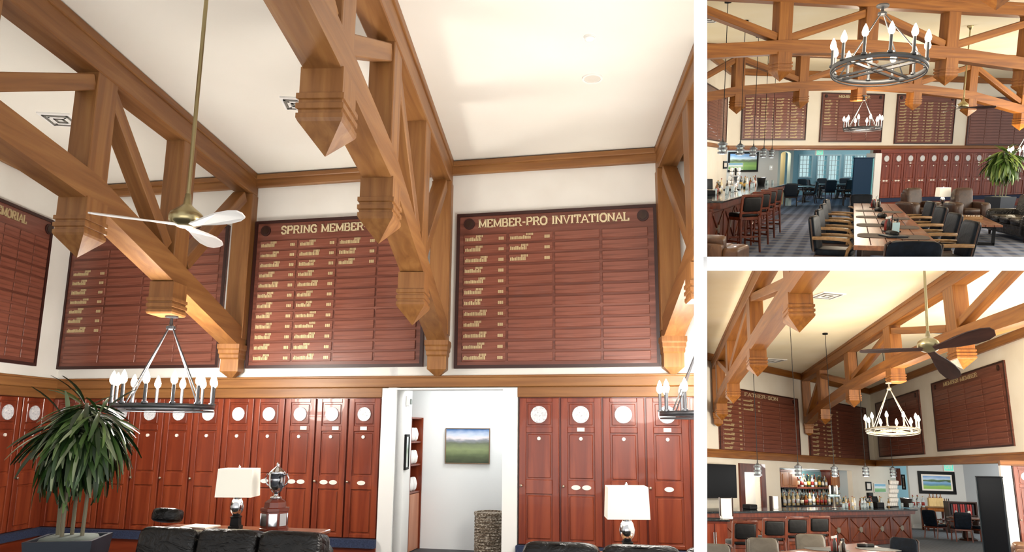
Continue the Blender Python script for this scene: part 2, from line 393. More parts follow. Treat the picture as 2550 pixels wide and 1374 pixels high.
# ---------------------------------------------------------------- honour boards
CACHE = {}
def cached(key, fn):
    if key not in CACHE: CACHE[key] = fn()
    return CACHE[key]
def name_mesh(k, cw, ch):
    rn = random.Random(k*77+3); mb = MB(); x = .05*cw; end = cw*(.34+.2*rn.random())
    while x < end:
        w_ = cw*rn.uniform(.018, .034); h_ = ch*rn.uniform(.24, .36); mb.box(x, x+w_, -.006, 0, ch*.28, ch*.28+h_); x += w_+cw*.009
    x = end-cw*.1
    while x < end+cw*.05:
        w_ = cw*.022; mb.box(x, x+w_, -.006, 0, ch*.62, ch*.82); x += w_+cw*.01
    return mb.mesh('name_line', goldd)
def year_mesh(cw, ch):
    mb = MB()
    for i in range(3): mb.box(cw*(.8+.04*i), cw*(.832+.04*i), -.006, 0, ch*.3, ch*.58)
    return mb.mesh('year_line', goldd)
def board(fr, xl, xr, yt, yb, title, filled, label, rows=12, cols=4, tx=None, emblems=(1, 1), off=-.05, bright=gold):
    xc, yc = (xl+xr)/2, (yt+yb)/2
    s0 = fr.px(xl, yc, off)[0]; s1 = fr.px(xr, yc, off)[0]; z1 = fr.px(xc, yt, off)[1]; z0 = fr.px(xc, yb, off)[1]
    W, H = s1-s0, z1-z0
    t = thing('honour_board', label, 'board', fr.R, fr.at(s0, off, z0), 'wooden honour boards')
    part('panel', MB().box(0, W, 0, .045, 0, H), board_m, t)
    rim = MB(); b = .02*H
    for a in ((0,W,0,b),(0,W,H-b,H),(0,b,b,H-b),(W-b,W,b,H-b)): rim.box(a[0], a[1], -.016, .002, a[2], a[3])
    part('frame', rim, board_d, t)
    mx_, mz_ = .035*W, .035*H; th = .135*H
    cw = (W-2*mx_)/cols; ch = (H-mz_-th)/rows
    plate = cached(('plate', round(cw,2), round(ch,2)), lambda: MB().box(.012*cw, .97*cw, -.014, 0, .1*ch, .9*ch, .006).mesh('name_plate', plate_m))
    for c in range(cols):
        for r in range(rows):
            x = mx_+c*cw; z = mz_+(rows-1-r)*ch
            link('name_plate', plate, t, T(x, 0, z))
            if filled(c, r):
                k = random.randint(0, 5)
                link('name_line', cached(('nm', k, round(cw,2), round(ch,2)), lambda: name_mesh(k, cw, ch)), t, T(x, -.014, z))
                link('year_line', cached(('yr', round(cw,2), round(ch,2)), lambda: year_mesh(cw, ch)), t, T(x, -.014, z))
    for i, x in ((0, mx_+.03*W), (1, W-mx_-.03*W)):
        if emblems[i]:
            e = part('emblem', MB().disc_y(x, H-.07*H, .036*H, -.018, 0), board_d, t)
            part('emblem_ring', MB().disc_y(x, H-.07*H, .024*H, -.024, -.018), dark_w, e)
    if title:
        a, b_ = tx if tx else (.13, .87)
        tw = lambda s_: sum(GL[c][0]+.1 for c in s_); tot = tw(title)-.1; x = W*a; kx = W*(b_-a)/tot
        for wd_ in title.split(' '):
            n_ = (tw(wd_)-.1)*kx
            part('title', text_mb(wd_, x, x+n_, H*(1-.095), H*.05, 0, .012), bright, t)['label'] = 'gilt serif lettering'
            x += n_+(.1+.5)*kx
    return t
# ---------------------------------------------------------------- lockers
def locker_meshes(w_, h_):
    def mk():
        D = {}
        D['body'] = MB().box(0, w_, .005, .3, 0, h_).mesh('carcass', mah_d)
        mb = MB(); g = .012; st = .075*w_/.465
        x0, x1 = g, w_-g
        mb.box(x0, x1, -.004, .005, .01, h_-.01)
        for a in ((x0, x0+st, .01, h_-.01), (x1-st, x1, .01, h_-.01)): mb.box(a[0], a[1], -.024, .0, a[2], a[3], .005)
        zz = [.01, .055, .34*h_, .435*h_, .755*h_, .795*h_, .965*h_, h_-.01]
        for a, b in ((zz[0], zz[1]), (zz[2], zz[3]), (zz[4], zz[5]), (zz[6], zz[7])): mb.box(x0+st, x1-st, -.022, .0, a, b, .005)
        D['door'] = mb.mesh('door', mah_z)
        D['panels'] = []
        for a, b in ((zz[1], zz[2]), (zz[3], zz[4]), (zz[5], zz[6])):
            pm = MB().box(x0+st+.022, x1-st-.022, -.017, -.002, a+.022, b-.022, .012)
            D['panels'].append(pm.mesh('panel', mah_z))
        D['disc'] = MB().disc_y(w_/2, .88*h_, .2*w_, -.03, -.01, 24).mesh('medallion', disc_m)
        D['num'] = MB().disc_y(w_/2, .715*h_, .022, -.034, -.015, 10).mesh('number_plate', plate_w)
        D['lab'] = MB().box(w_/2-.045, w_/2+.045, -.03, -.02, .765*h_, .785*h_+.01).mesh('name_tag', plate_w)
        D['oval'] = MB().prism([(.055*math.cos(2*math.pi*k/18), .028*math.sin(2*math.pi*k/18)) for k in range(18)], -.03, -.02).mesh('oval_plate', plate_w)
        D['knob'] = MB().lathe([(.006,0),(.006,.02),(.016,.026),(.018,.036),(.01,.044)], 10).mesh('knob', knob_m, True)
        return D
    return cached(('locker', round(w_,3), round(h_,3)), mk)
def locker(fr, s, w_, z0, h_, label, ovals=0, lab=0, group='mahogany lockers', off=0):
    D = locker_meshes(w_, h_)
    t = thing('locker', label, 'locker', fr.R, fr.at(s, off, z0), group)
    link('carcass', D['body'], t); d = link('door', D['door'], t)
    for p in D['panels']: link('panel', p, d)
    link('medallion', D['disc'], d)['label'] = 'round white medallion'
    link('number_plate', D['num'], d)
    if lab: link('name_tag', D['lab'], d, T(lab-1 if lab != 1 else 0, 0, 0))
    for i in range(ovals): link('oval_plate', D['oval'], d, T(w_/2+(.065*(2*i-1) if ovals == 2 else 0), 0, .388*h_))
    link('knob', D['knob'], d, T(.045, -.02, .395*h_) @ RX(90))
    return t
# ---------------------------------------------------------------- lights and fans
def chandelier(room, loc, rad, hang, label, tilt=0, n=10, phase=0, metal=None, power=40, turn=0):
    m_ = metal or grey_iron
    t = thing('chandelier', label, 'chandelier', room, T(*loc) @ RZ(-math.degrees(math.atan2(loc[0], loc[1]))) @ RX(tilt), 'round candle chandeliers')
    part('ring', MB().ring(rad, .022, .05, 44), m_, t, None, True)
    part('lower_ring', MB().ring(rad*.985, .016, .014, 44, (0,0,-.05)), m_, t, None, True)
    for a in (45+turn, 135+turn):
        for o in (-.055, .055):
            part('cross_bar', MB().box(-rad*.98, rad*.98, o-.012, o+.012, -.012, .012), m_, t, RZ(a))
    for k in range(4):
        a = math.radians(45+turn+90*k)
        part('rod', MB().tube([(rad*.96*math.cos(a), rad*.96*math.sin(a), .03), (.03*math.cos(a), .03*math.sin(a), hang*.86)], .008, 6), m_, t)
    part('hub', MB().lathe([(.015,hang*.84),(.05,hang*.85),(.05,hang*.88),(.02,hang*.9),(.015,hang*.97),(.07,hang*.98),(.07,hang)], 14), m_, t)
    cm = cached(('candle', rad), lambda: MB().lathe([(.03,.0),(.03,.02),(.017,.022),(.017,.2),(.006,.205)], 10).mesh('candle', m_))
    bm_ = cached(('bulb', rad), lambda: MB().lathe([(.014,.2),(.032,.225),(.036,.255),(.024,.3),(.004,.345)], 10).mesh('bulb', bulb_m, True))
    for k in range(n):
        a = math.radians(phase+360*k/n)
        c = link('candle', cm, t, T(rad*.975*math.cos(a), rad*.975*math.sin(a), .02)); link('bulb', bm_, c)
    point_light(room, (loc[0], loc[1], loc[2]+.3), power, SOFT if room is R1 else WARM, rad*.8)
    return t
def fan(room, loc, rod, angles, label, blade_mat, blen=.62, tilt=(0,0), top=None, bw=.075):
    t = thing('ceiling_fan', label, 'fan', room, T(*loc) @ (RZ(-math.degrees(math.atan2(loc[0], loc[1]))) @ RX(tilt[0]) @ RY(tilt[1]) if tilt[0] else Matrix()), 'three blade ceiling fans')
    part('downrod', MB().tube([(0,0,.1),(0,0,rod)], .016, 8), brass, t)
    part('canopy', MB().lathe([(.02,rod-.1),(.05,rod-.06),(.075,rod-.01),(.075,rod)], 14), brass, t, None, True)
    part('motor', MB().lathe([(.02,.2),(.03,.12),(.05,.1),(.11,.05),(.12,.03),(.12,-.01),(.1,-.03),(.06,-.05)], 18), brass, t, None, True)
    out = [(.02,.03),(.14,.035),(.3,.06),(.45,.075),(.58,.07),(.66,.045),(.68,0)]
    pl = [(x*blen/.68, y*bw/.075) for x, y in out]+[(x*blen/.68, -y*bw*.8/.075) for x, y in reversed(out[:-1])]
    bm_ = MB()
    n = len(pl); vs = []
    for dz in (-.006, .006):
        for x, y in pl: vs.append((x, y, -.04+dz-.32*y*min(1, x/.3)))
    bm_.add(vs, [tuple(range(n)), tuple(range(2*n-1,n-1,-1))]+[(i,(i+1)%n,(i+1)%n+n,i+n) for i in range(n)])
    bme = bm_.mesh('blade', blade_mat)
    for a in angles: link('blade', bme, t, RZ(a))
    return t
def pendant(room, loc, rad, ht, cord, label, canopy=True):
    t = thing('pendant_lamp', label, 'pendant lamp', room, T(*loc), 'cage pendant lamps over the bar')
    gl = part('glass', MB().lathe([(rad*.62,-ht/2),(rad*.7,-ht/2+.01),(rad*.7,ht/2-.02),(rad*.4,ht/2)], 14), glass_m, t, None, True)
    for k in range(3): part('band', MB().ring(rad, rad*.2, ht*.16, 18, (0,0,-ht*.36+k*ht*.34)), grey_iron, t)
    for k in range(3):
        a = 2*math.pi*k/3; part('stay', MB().tube([(rad*.9*math.cos(a), rad*.9*math.sin(a), -ht*.42),(rad*.9*math.cos(a), rad*.9*math.sin(a), ht*.42)], rad*.06, 5), grey_iron, t)
    part('cap', MB().lathe([(rad*.75,ht*.44),(rad*.5,ht*.52),(rad*.2,ht*.6),(rad*.12,ht*.85)], 12), grey_iron, t, None, True)
    part('cord', MB().tube([(0,0,ht*.8),(0,0,cord)], .008, 5), black, t)
    point_light(room, (loc[0], loc[1], loc[2]-ht*.8), 30 if room is R3 else 14, (1,.96,.9), .08)
    if canopy: part('canopy', MB().lathe([(.02,cord-.05),(.07,cord-.04),(.07,cord)], 12), black, t)
    return t
def table_lamp(room, loc, h_, sw, sh, label, power=4):
    t = thing('table_lamp', label, 'lamp', room, T(*loc), 'table lamps with white drum shades')
    part('base', MB().lathe([(.07,0),(.07,.03),(.055,.035),(.05,.1),(.06,.11),(.03,.125)], 4), black, t, RZ(45))
    part('body', MB().lathe([(.03,.12),(.055,.16),(.062,.2),(.05,.25),(.028,.28)], 16), silver, t, None, True)
    part('neck', MB().lathe([(.04,.275),(.045,.29),(.02,.3),(.015,h_-sh*.9)], 12), silver, t, None, True)
    sd = MB(); a, b = sw/2, sw*.53
    vs = []
    for (r, z, g) in ((b*1, h_-sh, 0),(a, h_, 0),(a-.008, h_, 0),(b-.008, h_-sh, 0)):
        vs += [(-r,-r*.7,z),(r,-r*.7,z),(r,r*.7,z),(-r,r*.7,z)]
    sd.add(vs, [(i*4+k, i*4+(k+1)%4, ((i+1)%4)*4+(k+1)%4, ((i+1)%4)*4+k) for i in range(4) for k in range(4)])
    part('shade', sd, shade_m, t)
    part('finial', MB().lathe([(.004,h_-.03),(.004,h_+.005),(.012,h_+.015),(.004,h_+.03)], 8), silver, t, None, True)
    point_light(room, (loc[0], loc[1], loc[2]+h_-sh*.5), power, (1,.86,.68), .05)
    return t
# ---------------------------------------------------------------- seats
def armchair_proto(room, mat4, label, back_mat=None, seat_mat=None, arm_mat=None, leg_mat=None, group='leather dining armchairs', arms=True, h_=.97, cat='chair', name='dining_armchair'):
    bm_, sm, am, lm = back_mat or leatherb, seat_mat or leatherb, arm_mat or pale_wood, leg_mat or dark_w
    t = thing(name, label, cat, room, mat4, group)
    part('seat', MB().pad(-.27,.27,-.27,.25,.40,.5,.3), sm, t, None, True)
    b = part('backrest', MB().pad(-.26,.26,-.045,.045,-.02,h_-.46,.32,16,10), bm_, t, T(0,.24,.46) @ RX(-9), True)
    part('back_trim', MB().tube([(-.262,0,.0),(-.262,0,h_-.5),(-.22,0,h_-.47)], .012, 6), lm, b); part('back_trim', MB().tube([(.262,0,.0),(.262,0,h_-.5),(.22,0,h_-.47)], .012, 6), lm, b)
    part('seat_rail', MB().box(-.26,.26,-.25,.24,.35,.41,.01), lm, t)
    for sx in (-1, 1):
        for y0, y1 in ((-.23,-.25),(.22,.3)): part('leg', MB().tube([(sx*.235,y0,.38),(sx*.245,y1,.0)], .026, 6, .019), lm, t)
        if arms:
            part('arm', MB().tube([(sx*.29,.26,.655),(sx*.315,.1,.66),(sx*.32,-.1,.655),(sx*.31,-.22,.64),(sx*.3,-.27,.58),(sx*.27,-.22,.5),(sx*.265,-.2,.4)], .026, 7), am, t, None, True)
    return t
def stool_proto(room, mat4, label, group='tall bar stools with black leather backs'):
    t = thing('bar_stool', label, 'bar stool', room, mat4, group)
    part('seat', MB().pad(-.23,.23,-.23,.2,.7,.79,.3), leather_s, t, None, True)
    part('seat_rail', MB().box(-.22,.22,-.2,.2,.64,.71,.01), stool_w, t)
    fr_ = MB()
    for sx in (-1, 1): fr_.box(sx*.235-.022, sx*.235+.022, -.02, .02, 0, .44, .006)
    fr_.box(-.25, .25, -.024, .024, .42, .475, .01); fr_.box(-.22, .22, -.018, .018, .09, .14, .006)
    b = part('back_frame', fr_, stool_w, t, T(0,.19,.68) @ RX(-7))
    part('back_pad', MB().pad(-.205,.205,-.04,.035,.14,.42,.22), leather_s, b, None, True)
    for sx in (-1, 1):
        part('leg', MB().tube([(sx*.2,-.18,.68),(sx*.225,-.2,0)], .026, 6, .02), stool_w, t)
        part('leg', MB().tube([(sx*.215,.19,.72),(sx*.24,.24,0)], .028, 6, .022), stool_w, t)
        part('stretcher', MB().box(sx*.215-.012, sx*.215+.012, -.19, .21, .2, .235), stool_w, t)
    part('stretcher', MB().box(-.215,.215,-.2,-.175,.26,.3), stool_w, t); part('stretcher', MB().box(-.22,.22,.2,.225,.3,.335), stool_w, t)
    return t
def sofa(room, mat4, W, n, label, mat, name='sofa', cat='sofa', group=None, h_=.86, arm_h=.62, depth=.9):
    t = thing(name, label, cat, room, mat4, group)
    part('base', MB().box(-W/2+.04, W/2-.04, -depth/2+.04, depth/2-.02, .1, .36, .03), mat, t)
    iw = W-.44
    for k in range(n):
        x0 = -iw/2+k*iw/n; x1 = x0+iw/n
        part('seat_cushion', MB().pad(x0+.004,x1-.004,-depth/2,depth/2-.24,.34,.5,.28,18,8), mat, t, None, True)
        b = part('back_cushion', MB().pad(x0+.004,x1-.004,-.13,.13,0,h_-.36,.3,20,12), mat, t, T(0, depth/2-.26, .4) @ RX(-10), True)
        part('piping', MB().tube([(x0+.05,-.1,h_-.4),((x0+x1)/2,-.115,h_-.385),(x1-.05,-.1,h_-.4)], .008, 5), mat, b)
    part('back_frame', MB().pad(-iw/2, iw/2, depth/2-.2, depth/2, .12, h_-.06, .2, 20, 10), mat, t, None, True)
    for sx in (-1, 1):
        part('arm', MB().pad(sx*(W/2-.12)-.13, sx*(W/2-.12)+.13, -depth/2-.01, depth/2-.04, .1, arm_h, .32, 18, 10), mat, t, None, True)
        for y in (-depth/2+.1, depth/2-.1): part('foot', MB().lathe([(.025,0),(.035,.1)], 8, (sx*(W/2-.12), y, 0)), dark_w, t)
    return t
# ---------------------------------------------------------------- plants, bottles, frames
def leaf_mesh(L, w_, mat):
    mb = MB(); N = 5; vs = []
    for i in range(N+1):
        u = i/N; ww = w_*math.sin(math.pi*(u*.9+.05))**.8; x = L*u; z = -L*.28*u*u
        vs += [(x,-ww,z+.25*ww),(x,0,z),(x,ww,z+.25*ww)]
    fs = []
    for i in range(N):
        for k in (0,1): fs.append((i*3+k, i*3+k+1, i*3+k+4, i*3+k+3))
    vs2 = [(x,y,z-.004) for x,y,z in vs]; n = len(vs)
    mb.add(vs+vs2, fs+[tuple(n+i for i in reversed(f)) for f in fs])
    return mb.mesh('leaf', mat, True)
def plant(room, loc, label, potw, poth, zlo, zhi, spread, nleaf, individual, mats, LL, lw, seed=3, rot=20, extra=0):
    rn = random.Random(seed)
    t = thing('potted_dracaena', label, 'plant', room, T(*loc), 'tall potted dracaenas')
    a, b = potw/2, potw*.36
    part('pot', MB().add([(-b,-b,0),(b,-b,0),(b,b,0),(-b,b,0),(-a,-a,poth),(a,-a,poth),(a,a,poth),(-a,a,poth),(-a+.03,-a+.03,poth),(a-.03,-a+.03,poth),(a-.03,a-.03,poth),(-a+.03,a-.03,poth),(-a+.03,-a+.03,poth-.04),(a-.03,-a+.03,poth-.04),(a-.03,a-.03,poth-.04),(-a+.03,a-.03,poth-.04)],
        [(3,2,1,0)]+[(i,(i+1)%4,(i+1)%4+4,i+4) for i in range(4)]+[(i+4,(i+1)%4+4,(i+1)%4+8,i+8) for i in range(4)]+[(i+8,(i+1)%4+8,(i+1)%4+12,i+12) for i in range(4)]+[(12,13,14,15)]), base('slate_pot', '262d38', .5), t, RZ(rot))
    part('moss', MB().pad(-a+.05,a-.05,-a+.05,a-.05,poth-.08,poth+.02,.5,12,6), base('moss', '5f6660', .9), t, RZ(rot), True)
    tips = []
    for k, (dx, dy, zt) in enumerate(((-.42,.05,.86),(.0,.1,1),(.42,-.05,.92),(-.05,-.3,.8))):
        x, y = dx*spread*.35, dy*spread*.35; top = zlo+(zhi-zlo)*zt-.1
        part('cane', MB().tube([(x*.9,y,poth-.05),(x,y,poth+(top-poth)*.5),(x*1.15,y*1.1,top)], .017, 7), cane_m, t); tips.append((x*1.15, y*1.1, top))
    ms = [leaf_mesh(LL, lw, m_) for m_ in mats]
    fol = bmesh.new() if (extra or not individual) else None
    for i in range(nleaf+extra):
        x, y, z = tips[rn.choices((0,1,2,3),(3,5,4,2))[0]]
        u = rn.random(); zz = z-u*(z-zlo)*.5
        az = rn.uniform(0, 360); el = -12-66*min(1, u*1.1)+rn.uniform(-14, 14)+(60 if u < .02 else 0)
        k = rn.uniform(.7, 1.15)
        rr = spread*.2*math.sqrt(rn.random())*min(1, .3+u*2)
        px_ = x+math.cos(math.radians(az))*rr; py_ = y+math.sin(math.radians(az))*rr
        mm = T(px_, py_, zz) @ RZ(az) @ RY(-el) @ RX(rn.uniform(-30, 30)) @ SC(k)
        me = ms[rn.choices(range(len(ms)), ([4,4,2,1.5] if len(ms) == 4 else [1]*len(ms)))[0]]
        if individual and i < nleaf: link('leaf', me, t, mm)
        else:
            n0 = len(fol.verts); tmp = me.copy(); tmp.transform(mm); fol.from_mesh(tmp); bpy.data.meshes.remove(tmp)
            fol.faces.ensure_lookup_table()
            for f in fol.faces[-len(me.polygons):]: f.material_index = ms.index(me)
    if fol is not None:
        me = bpy.data.meshes.new('foliage'); fol.to_mesh(me); fol.free()
        for m_ in mats: me.materials.append(m_)
        for p in me.polygons: p.use_smooth = True
        o = link('foliage', me, t); o['kind'] = 'stuff'
    return t
BOTC = ['3a2a18', '20301c', 'c9b58a', '7a4a1c', 'd8dde0', '1c2430', '8c6a3a', 'b8c7cf', '5a1c14']
def bottle_set():
    out = []
    for i, c in enumerate(BOTC):
        m_ = base('bottle_glass_%d' % i, c, .12, 0, .3)
        h_ = .27+.03*(i % 3); r = .036+.004*(i % 2)
        body = MB().lathe([(r*.9,0),(r,.01),(r,h_*.58),(r*.8,h_*.66),(r*.36,h_*.76),(r*.34,h_*.95)], 10).mesh('bottle', m_, True)
        lab = MB().lathe([(r*1.04,h_*.16),(r*1.04,h_*.46)], 10).mesh('bottle_label', base('bottle_label_%d' % (i % 4), ['e8dfc8','c9a24a','d6d8da','8f2a22'][i % 4], .6), True)
        cap = MB().lathe([(r*.42,h_*.93),(r*.42,h_)], 8).mesh('bottle_cap', base('bottle_cap_%d' % (i % 3), ['1c1c1c','b08a3a','8a2018'][i % 3], .4))
        out.append((body, lab, cap))
    return out
def bottle(room, mat4, k, label, group):
    B = cached('bottles', bottle_set)[k % len(BOTC)]
    cn = ['dark brown', 'dark green', 'pale cream', 'amber', 'clear silver', 'navy', 'tan', 'pale blue', 'dark red'][k % len(BOTC)]
    if not label.startswith(('blue', 'amber')): label = cn+' '+label
    o = tag(link('bottle', B[0], None, mat4, room), label, 'bottle', group)
    link('bottle_label', B[1], o); link('bottle_cap', B[2], o)
    return o
def picture_mat(name, bands, noise=3.0, amt=.12):
    """Flat print: colour bands over the picture's height broken up by noise."""
    m_ = base(name, 'ffffff', .35); nt = m_.node_tree; N = nt.nodes; L = nt.links
    tc = N.new('ShaderNodeTexCoord'); sp = N.new('ShaderNodeSeparateXYZ'); no = N.new('ShaderNodeTexNoise'); no.inputs['Scale'].default_value = noise; no.inputs['Detail'].default_value = 4
    mp = N.new('ShaderNodeMapping'); mp.inputs['Scale'].default_value = (1, 1, 2.2)
    ad = N.new('ShaderNodeMath'); ad.operation = 'MULTIPLY_ADD'; ad.inputs[1].default_value = amt
    sb = N.new('ShaderNodeMath'); sb.operation = 'SUBTRACT'; sb.inputs[1].default_value = amt*.5
    rp = N.new('ShaderNodeValToRGB'); el = rp.color_ramp.elements
    while len(el) < len(bands): el.new(.5)
    for i, (p, c) in enumerate(bands): el[i].position = p; el[i].color = lin(c)
    L.new(tc.outputs['Generated'], sp.inputs[0]); L.new(tc.outputs['Generated'], mp.inputs[0]); L.new(mp.outputs[0], no.inputs['Vector'])
    L.new(no.outputs['Fac'], ad.inputs[0]); L.new(sp.outputs['Z'], sb.inputs[0]); L.new(sb.outputs[0], ad.inputs[2])
    L.new(ad.outputs[0], rp.inputs[0]); L.new(rp.outputs[0], N['Principled BSDF'].inputs['Base Color'])
    return m_
def picture(room, mat4, W, H, fw, frame_mat, print_mat, label, mount=0, group=None):
    t = thing('framed_picture', label, 'picture', room, mat4, group)
    mb = MB()
    for a in ((0,W,0,fw),(0,W,H-fw,H),(0,fw,fw,H-fw),(W-fw,W,fw,H-fw)): mb.box(a[0], a[1], -.03, 0, a[2], a[3], .004)
    part('frame', mb, frame_mat, t)
    if mount: part('mount', MB().box(fw*.9, W-fw*.9, -.012, -.004, fw*.9, H-fw*.9), plate_w, t)
    g = fw+mount
    part('print', MB().box(g, W-g, -.016, -.006, g, H-g), print_mat, t)
    return t
def vent(room, mat4, w_, label, d_=None):
    d_ = d_ or w_
    t = thing('ceiling_vent', label, 'vent', room, mat4, 'white ceiling air vents')
    part('frame', MB().box(-w_/2,w_/2,-d_/2,d_/2,-.02,0), white, t)
    for k in range(3):
        a, b = w_*(.4-.12*k), d_*(.4-.12*k); mb = MB()
        for q in ((-a,a,-b,-b+.025),(-a,a,b-.025,b),(-a,-a+.025,-b,b),(a-.025,a,-b,b)): mb.box(q[0],q[1],q[2],q[3],-.03,-.018)
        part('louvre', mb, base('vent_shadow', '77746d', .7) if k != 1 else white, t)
    return t
# ================================================================ LARGE ROOM (left): lounge with lockers under the honour boards
R = R1
dW = -R.vp(-7900); dT = R.vp(1364)
P = R.Y(700, 1200, 9.76)
W1 = Fr(R, P, dW)
CE = 5.25
sC = W1.px(143, 941)[0]                                   # room corner
zA, zB, zC = W1.px(600, 940)[1], W1.px(600, 967)[1], W1.px(600, 991)[1]
cor = W1.M @ Vector((sC, 0, 0))
L1 = Fr(R, cor, dT)
dl, dli = W1.px(947, 1150)[0], W1.px(983, 1150)[0]
dri, dr = W1.px(1252, 1150)[0], W1.px(1289, 1150)[0]
SE = 6.2
struct('floor', MB().slab([(-9,1.5),(4.5,1.5),(4.5,12.5),(-9,12.5)], -.1, 0), grain('dark_carpet', ['2a2c33','363942','434651'], (40,40,40), .95, .3), R)
struct('ceiling', MB().slab([(-9,1.0),(4.5,1.0),(4.5,12.5),(-9,12.5)], CE, CE+.12), ceil_m, R)
wb = struct('wall_back', MB().box(sC, SE, 0, .15, zB, CE).box(sC, dl, .3, .42, 0, zB).box(dr, SE, .3, .42, 0, zB), plaster, R, W1.M)
wl = struct('wall_left', MB().box(-7, .0, 0, .15, zB, CE).box(-7, .3, .3, .42, 0, zB), plaster, R, L1.M)
# white door surround and the corridor behind it
zD = W1.px(1100, 966)[1]
dcas = struct('door_1', MB().box(dl, dli, -.03, .32, 0, zD).box(dri, dr, -.03, .32, 0, zD).box(dli, dri, -.03, .3, zD-.02, zD), white, R, W1.M)
sj = W1.px(1020, 1200, .95)[0]
struct('wall_corridor', MB().slab([(dli,.0),(dli,.3),(sj,.95),(sj-.1,.95),(dli-.12,.3),(dli-.12,0)], 0, 2.7), white, R, W1.M)
struct('wall_corridor', MB().box(dl-.8, dr+1.2, 1.42, 1.55, 0, 2.7).box(dr, dr+.1, .3, 1.42, 0, 2.7).box(dl-.9, dl-.8, .3, 1.42, 0, 2.7), base('corridor_paint', 'f2f4f4', .7), R, W1.M)
struct('ceiling', MB().box(dl-.9, dr+1.2, .3, 1.55, 2.7, 2.8), white, R, W1.M)
struct('floor', MB().box(dl-.9, dr+1.2, .3, 1.5, 0, .012), base('corridor_floor', '3b3b3e', .6), R, W1.M)
point_light(R, W1.M @ Vector(((dli+dri)/2+.3, .75, 2.45)), 26, (.95,.98,1), .2)  # added light to brighten the corridor, no fixture
# timber friezes, crown mouldings and the carpeted plinth
def frieze(fr, s0, s1, gaps, mat):
    t = struct('trim_1', MB().box(s0, s1, -.07, .0, zB, zA, .01), mat, R, fr.M)
    a = s0
    for g0, g1 in gaps+[(s1, s1)]:
        if g0 > a: struct('trim_board', MB().box(a, g0, -.045, .3, zC, zB, .008), mat, None, None, t)
        a = g1
    struct('trim_cap', MB().box(s0, s1, -.09, 0, zA-.03, zA, .008), mat, None, None, t)
frieze(W1, sC, SE, [(dl, dr)], beam_x); frieze(L1, -7, 0, [], beam_x)
for fr, a, b in ((W1, sC, SE), (L1, -7, 0)):
    t = struct('trim_2', MB().box(a, b, -.08, 0, CE-.19, CE, .01), beam_x, R, fr.M)
    struct('trim_bead', MB().box(a, b, -.12, 0, CE-.09, CE-.02, .01), beam_x, None, None, t)
zP = .33
for fr, a, b in ((W1, sC-.1, dl), (W1, dr, SE), (L1, -7, -.1)):
    t = struct('baseboard_back' if fr is W1 else 'baseboard_left', MB().box(a, b, -.06, .3, 0, zP-.1), mah_x, R, fr.M)
    struct('carpet_top', MB().box(a, b, -.1, .3, zP-.1, zP), bluem, None, None, t)
# trusses
PROF = [(0,2.98),(1.92,3.52),(3.5,3.97),(5.2,4.17),(7.4,4.33)]
BR = [(3.42,4.86,2.15,3.66),(.3,4.84,1.72,3.56),(3.68,4.83,4.92,4.2),(5.2,4.2,6.7,4.86)]
for nm, s_, lab, fl, yo in ((0, W1.px(619, 800)[0], 'oak truss left of the fan, holding up the small chandelier', (1.93,), -.12),
      (1, W1.px(1122, 700)[0], 'oak truss in the middle of the large picture above the doorway', (), -.12),
      (2, W1.px(1640, 700)[0], 'oak truss cut off at the right edge of the large picture', (1.93,), .12)):
    A = W1.M @ Vector((s_, 0, 0)); x = -dT; y = Vector((0,0,1)).cross(x)
    A = A+y*yo
    mm = Matrix((x, y, Vector((0,0,1)))).transposed().to_4x4(); mm.translation = (A.x, A.y, 0)
    truss(R, mm, lab, PROF, [1.93, 3.53, 5.02, 6.8], BR, CE, 4.93, beam_x, beam_z, flat=fl)
# honour boards
board(L1, -60, 114, 505, 904, 'MEMORIAL', lambda c, r: r < 9 and c < 1 and False, 'honour board on the left side wall beside the white corner strip', tx=(.05,.57), emblems=(0,1), bright=goldd, off=-.04)
board(W1, 161, 556, 572, 917, None, lambda c, r: c == 0 and 1 < r < 9, 'honour board partly hidden behind the left truss and the fan', off=-.04, emblems=(0,0))
board(W1, 625, 1058, 541, 915, 'SPRING MEMBER-GUEST', lambda c, r: c < 2 or (c == 2 and r < 3), 'honour board with two full columns of names, titled SPRING MEMBER-GUEST', tx=(.16,.86), off=-.04, emblems=(1,0))
board(W1, 1135, 1640, 521, 915, 'MEMBER-PRO INVITATIONAL', lambda c, r: c == 0 or (c == 1 and r < 3), 'honour board titled MEMBER-PRO INVITATIONAL above the doorway', tx=(.115,.87), off=-.04)
# lockers
LH = zC-zP; LW = .465
lw_ = (dl-.015-sC)/11
ORD = ['first', 'second', 'third', 'fourth', 'fifth', 'sixth', 'seventh', 'eighth', 'ninth', 'tenth', 'eleventh', 'twelfth', 'thirteenth']
OV = [1, 2, 2, 1, 1, 0, 0, 0, 0, 0, 0]; LB = [1, 1.06, 1.06, 0, 0, 0, 0, 0, 0, 0, 0]
for i in range(11):
    locker(W1, dl-.012-(i+1)*lw_, lw_, zP, LH, 'mahogany locker, %s to the left of the white doorway' % ORD[i], OV[i], LB[i], off=-.0)
rw = W1.px(1395, 1150)[0]-(dr+.012)
for i in range(5):
    locker(W1, dr+.012+i*rw, rw, zP, LH, 'mahogany locker, %s to the right of the white doorway' % ORD[i], [0,2,1,1,0][i], [0,1,0,1,0][i])
for i in range(5):
    locker(L1, -.16-(i+1)*.5, .5, zP, LH, 'mahogany locker on the left side wall, %s from the corner behind the plant' % ORD[i], 0, 0)
struct('trim_3', MB().box(-.16, 0.0, -.01, .05, zP, zC), mah_z, R, L1.M)
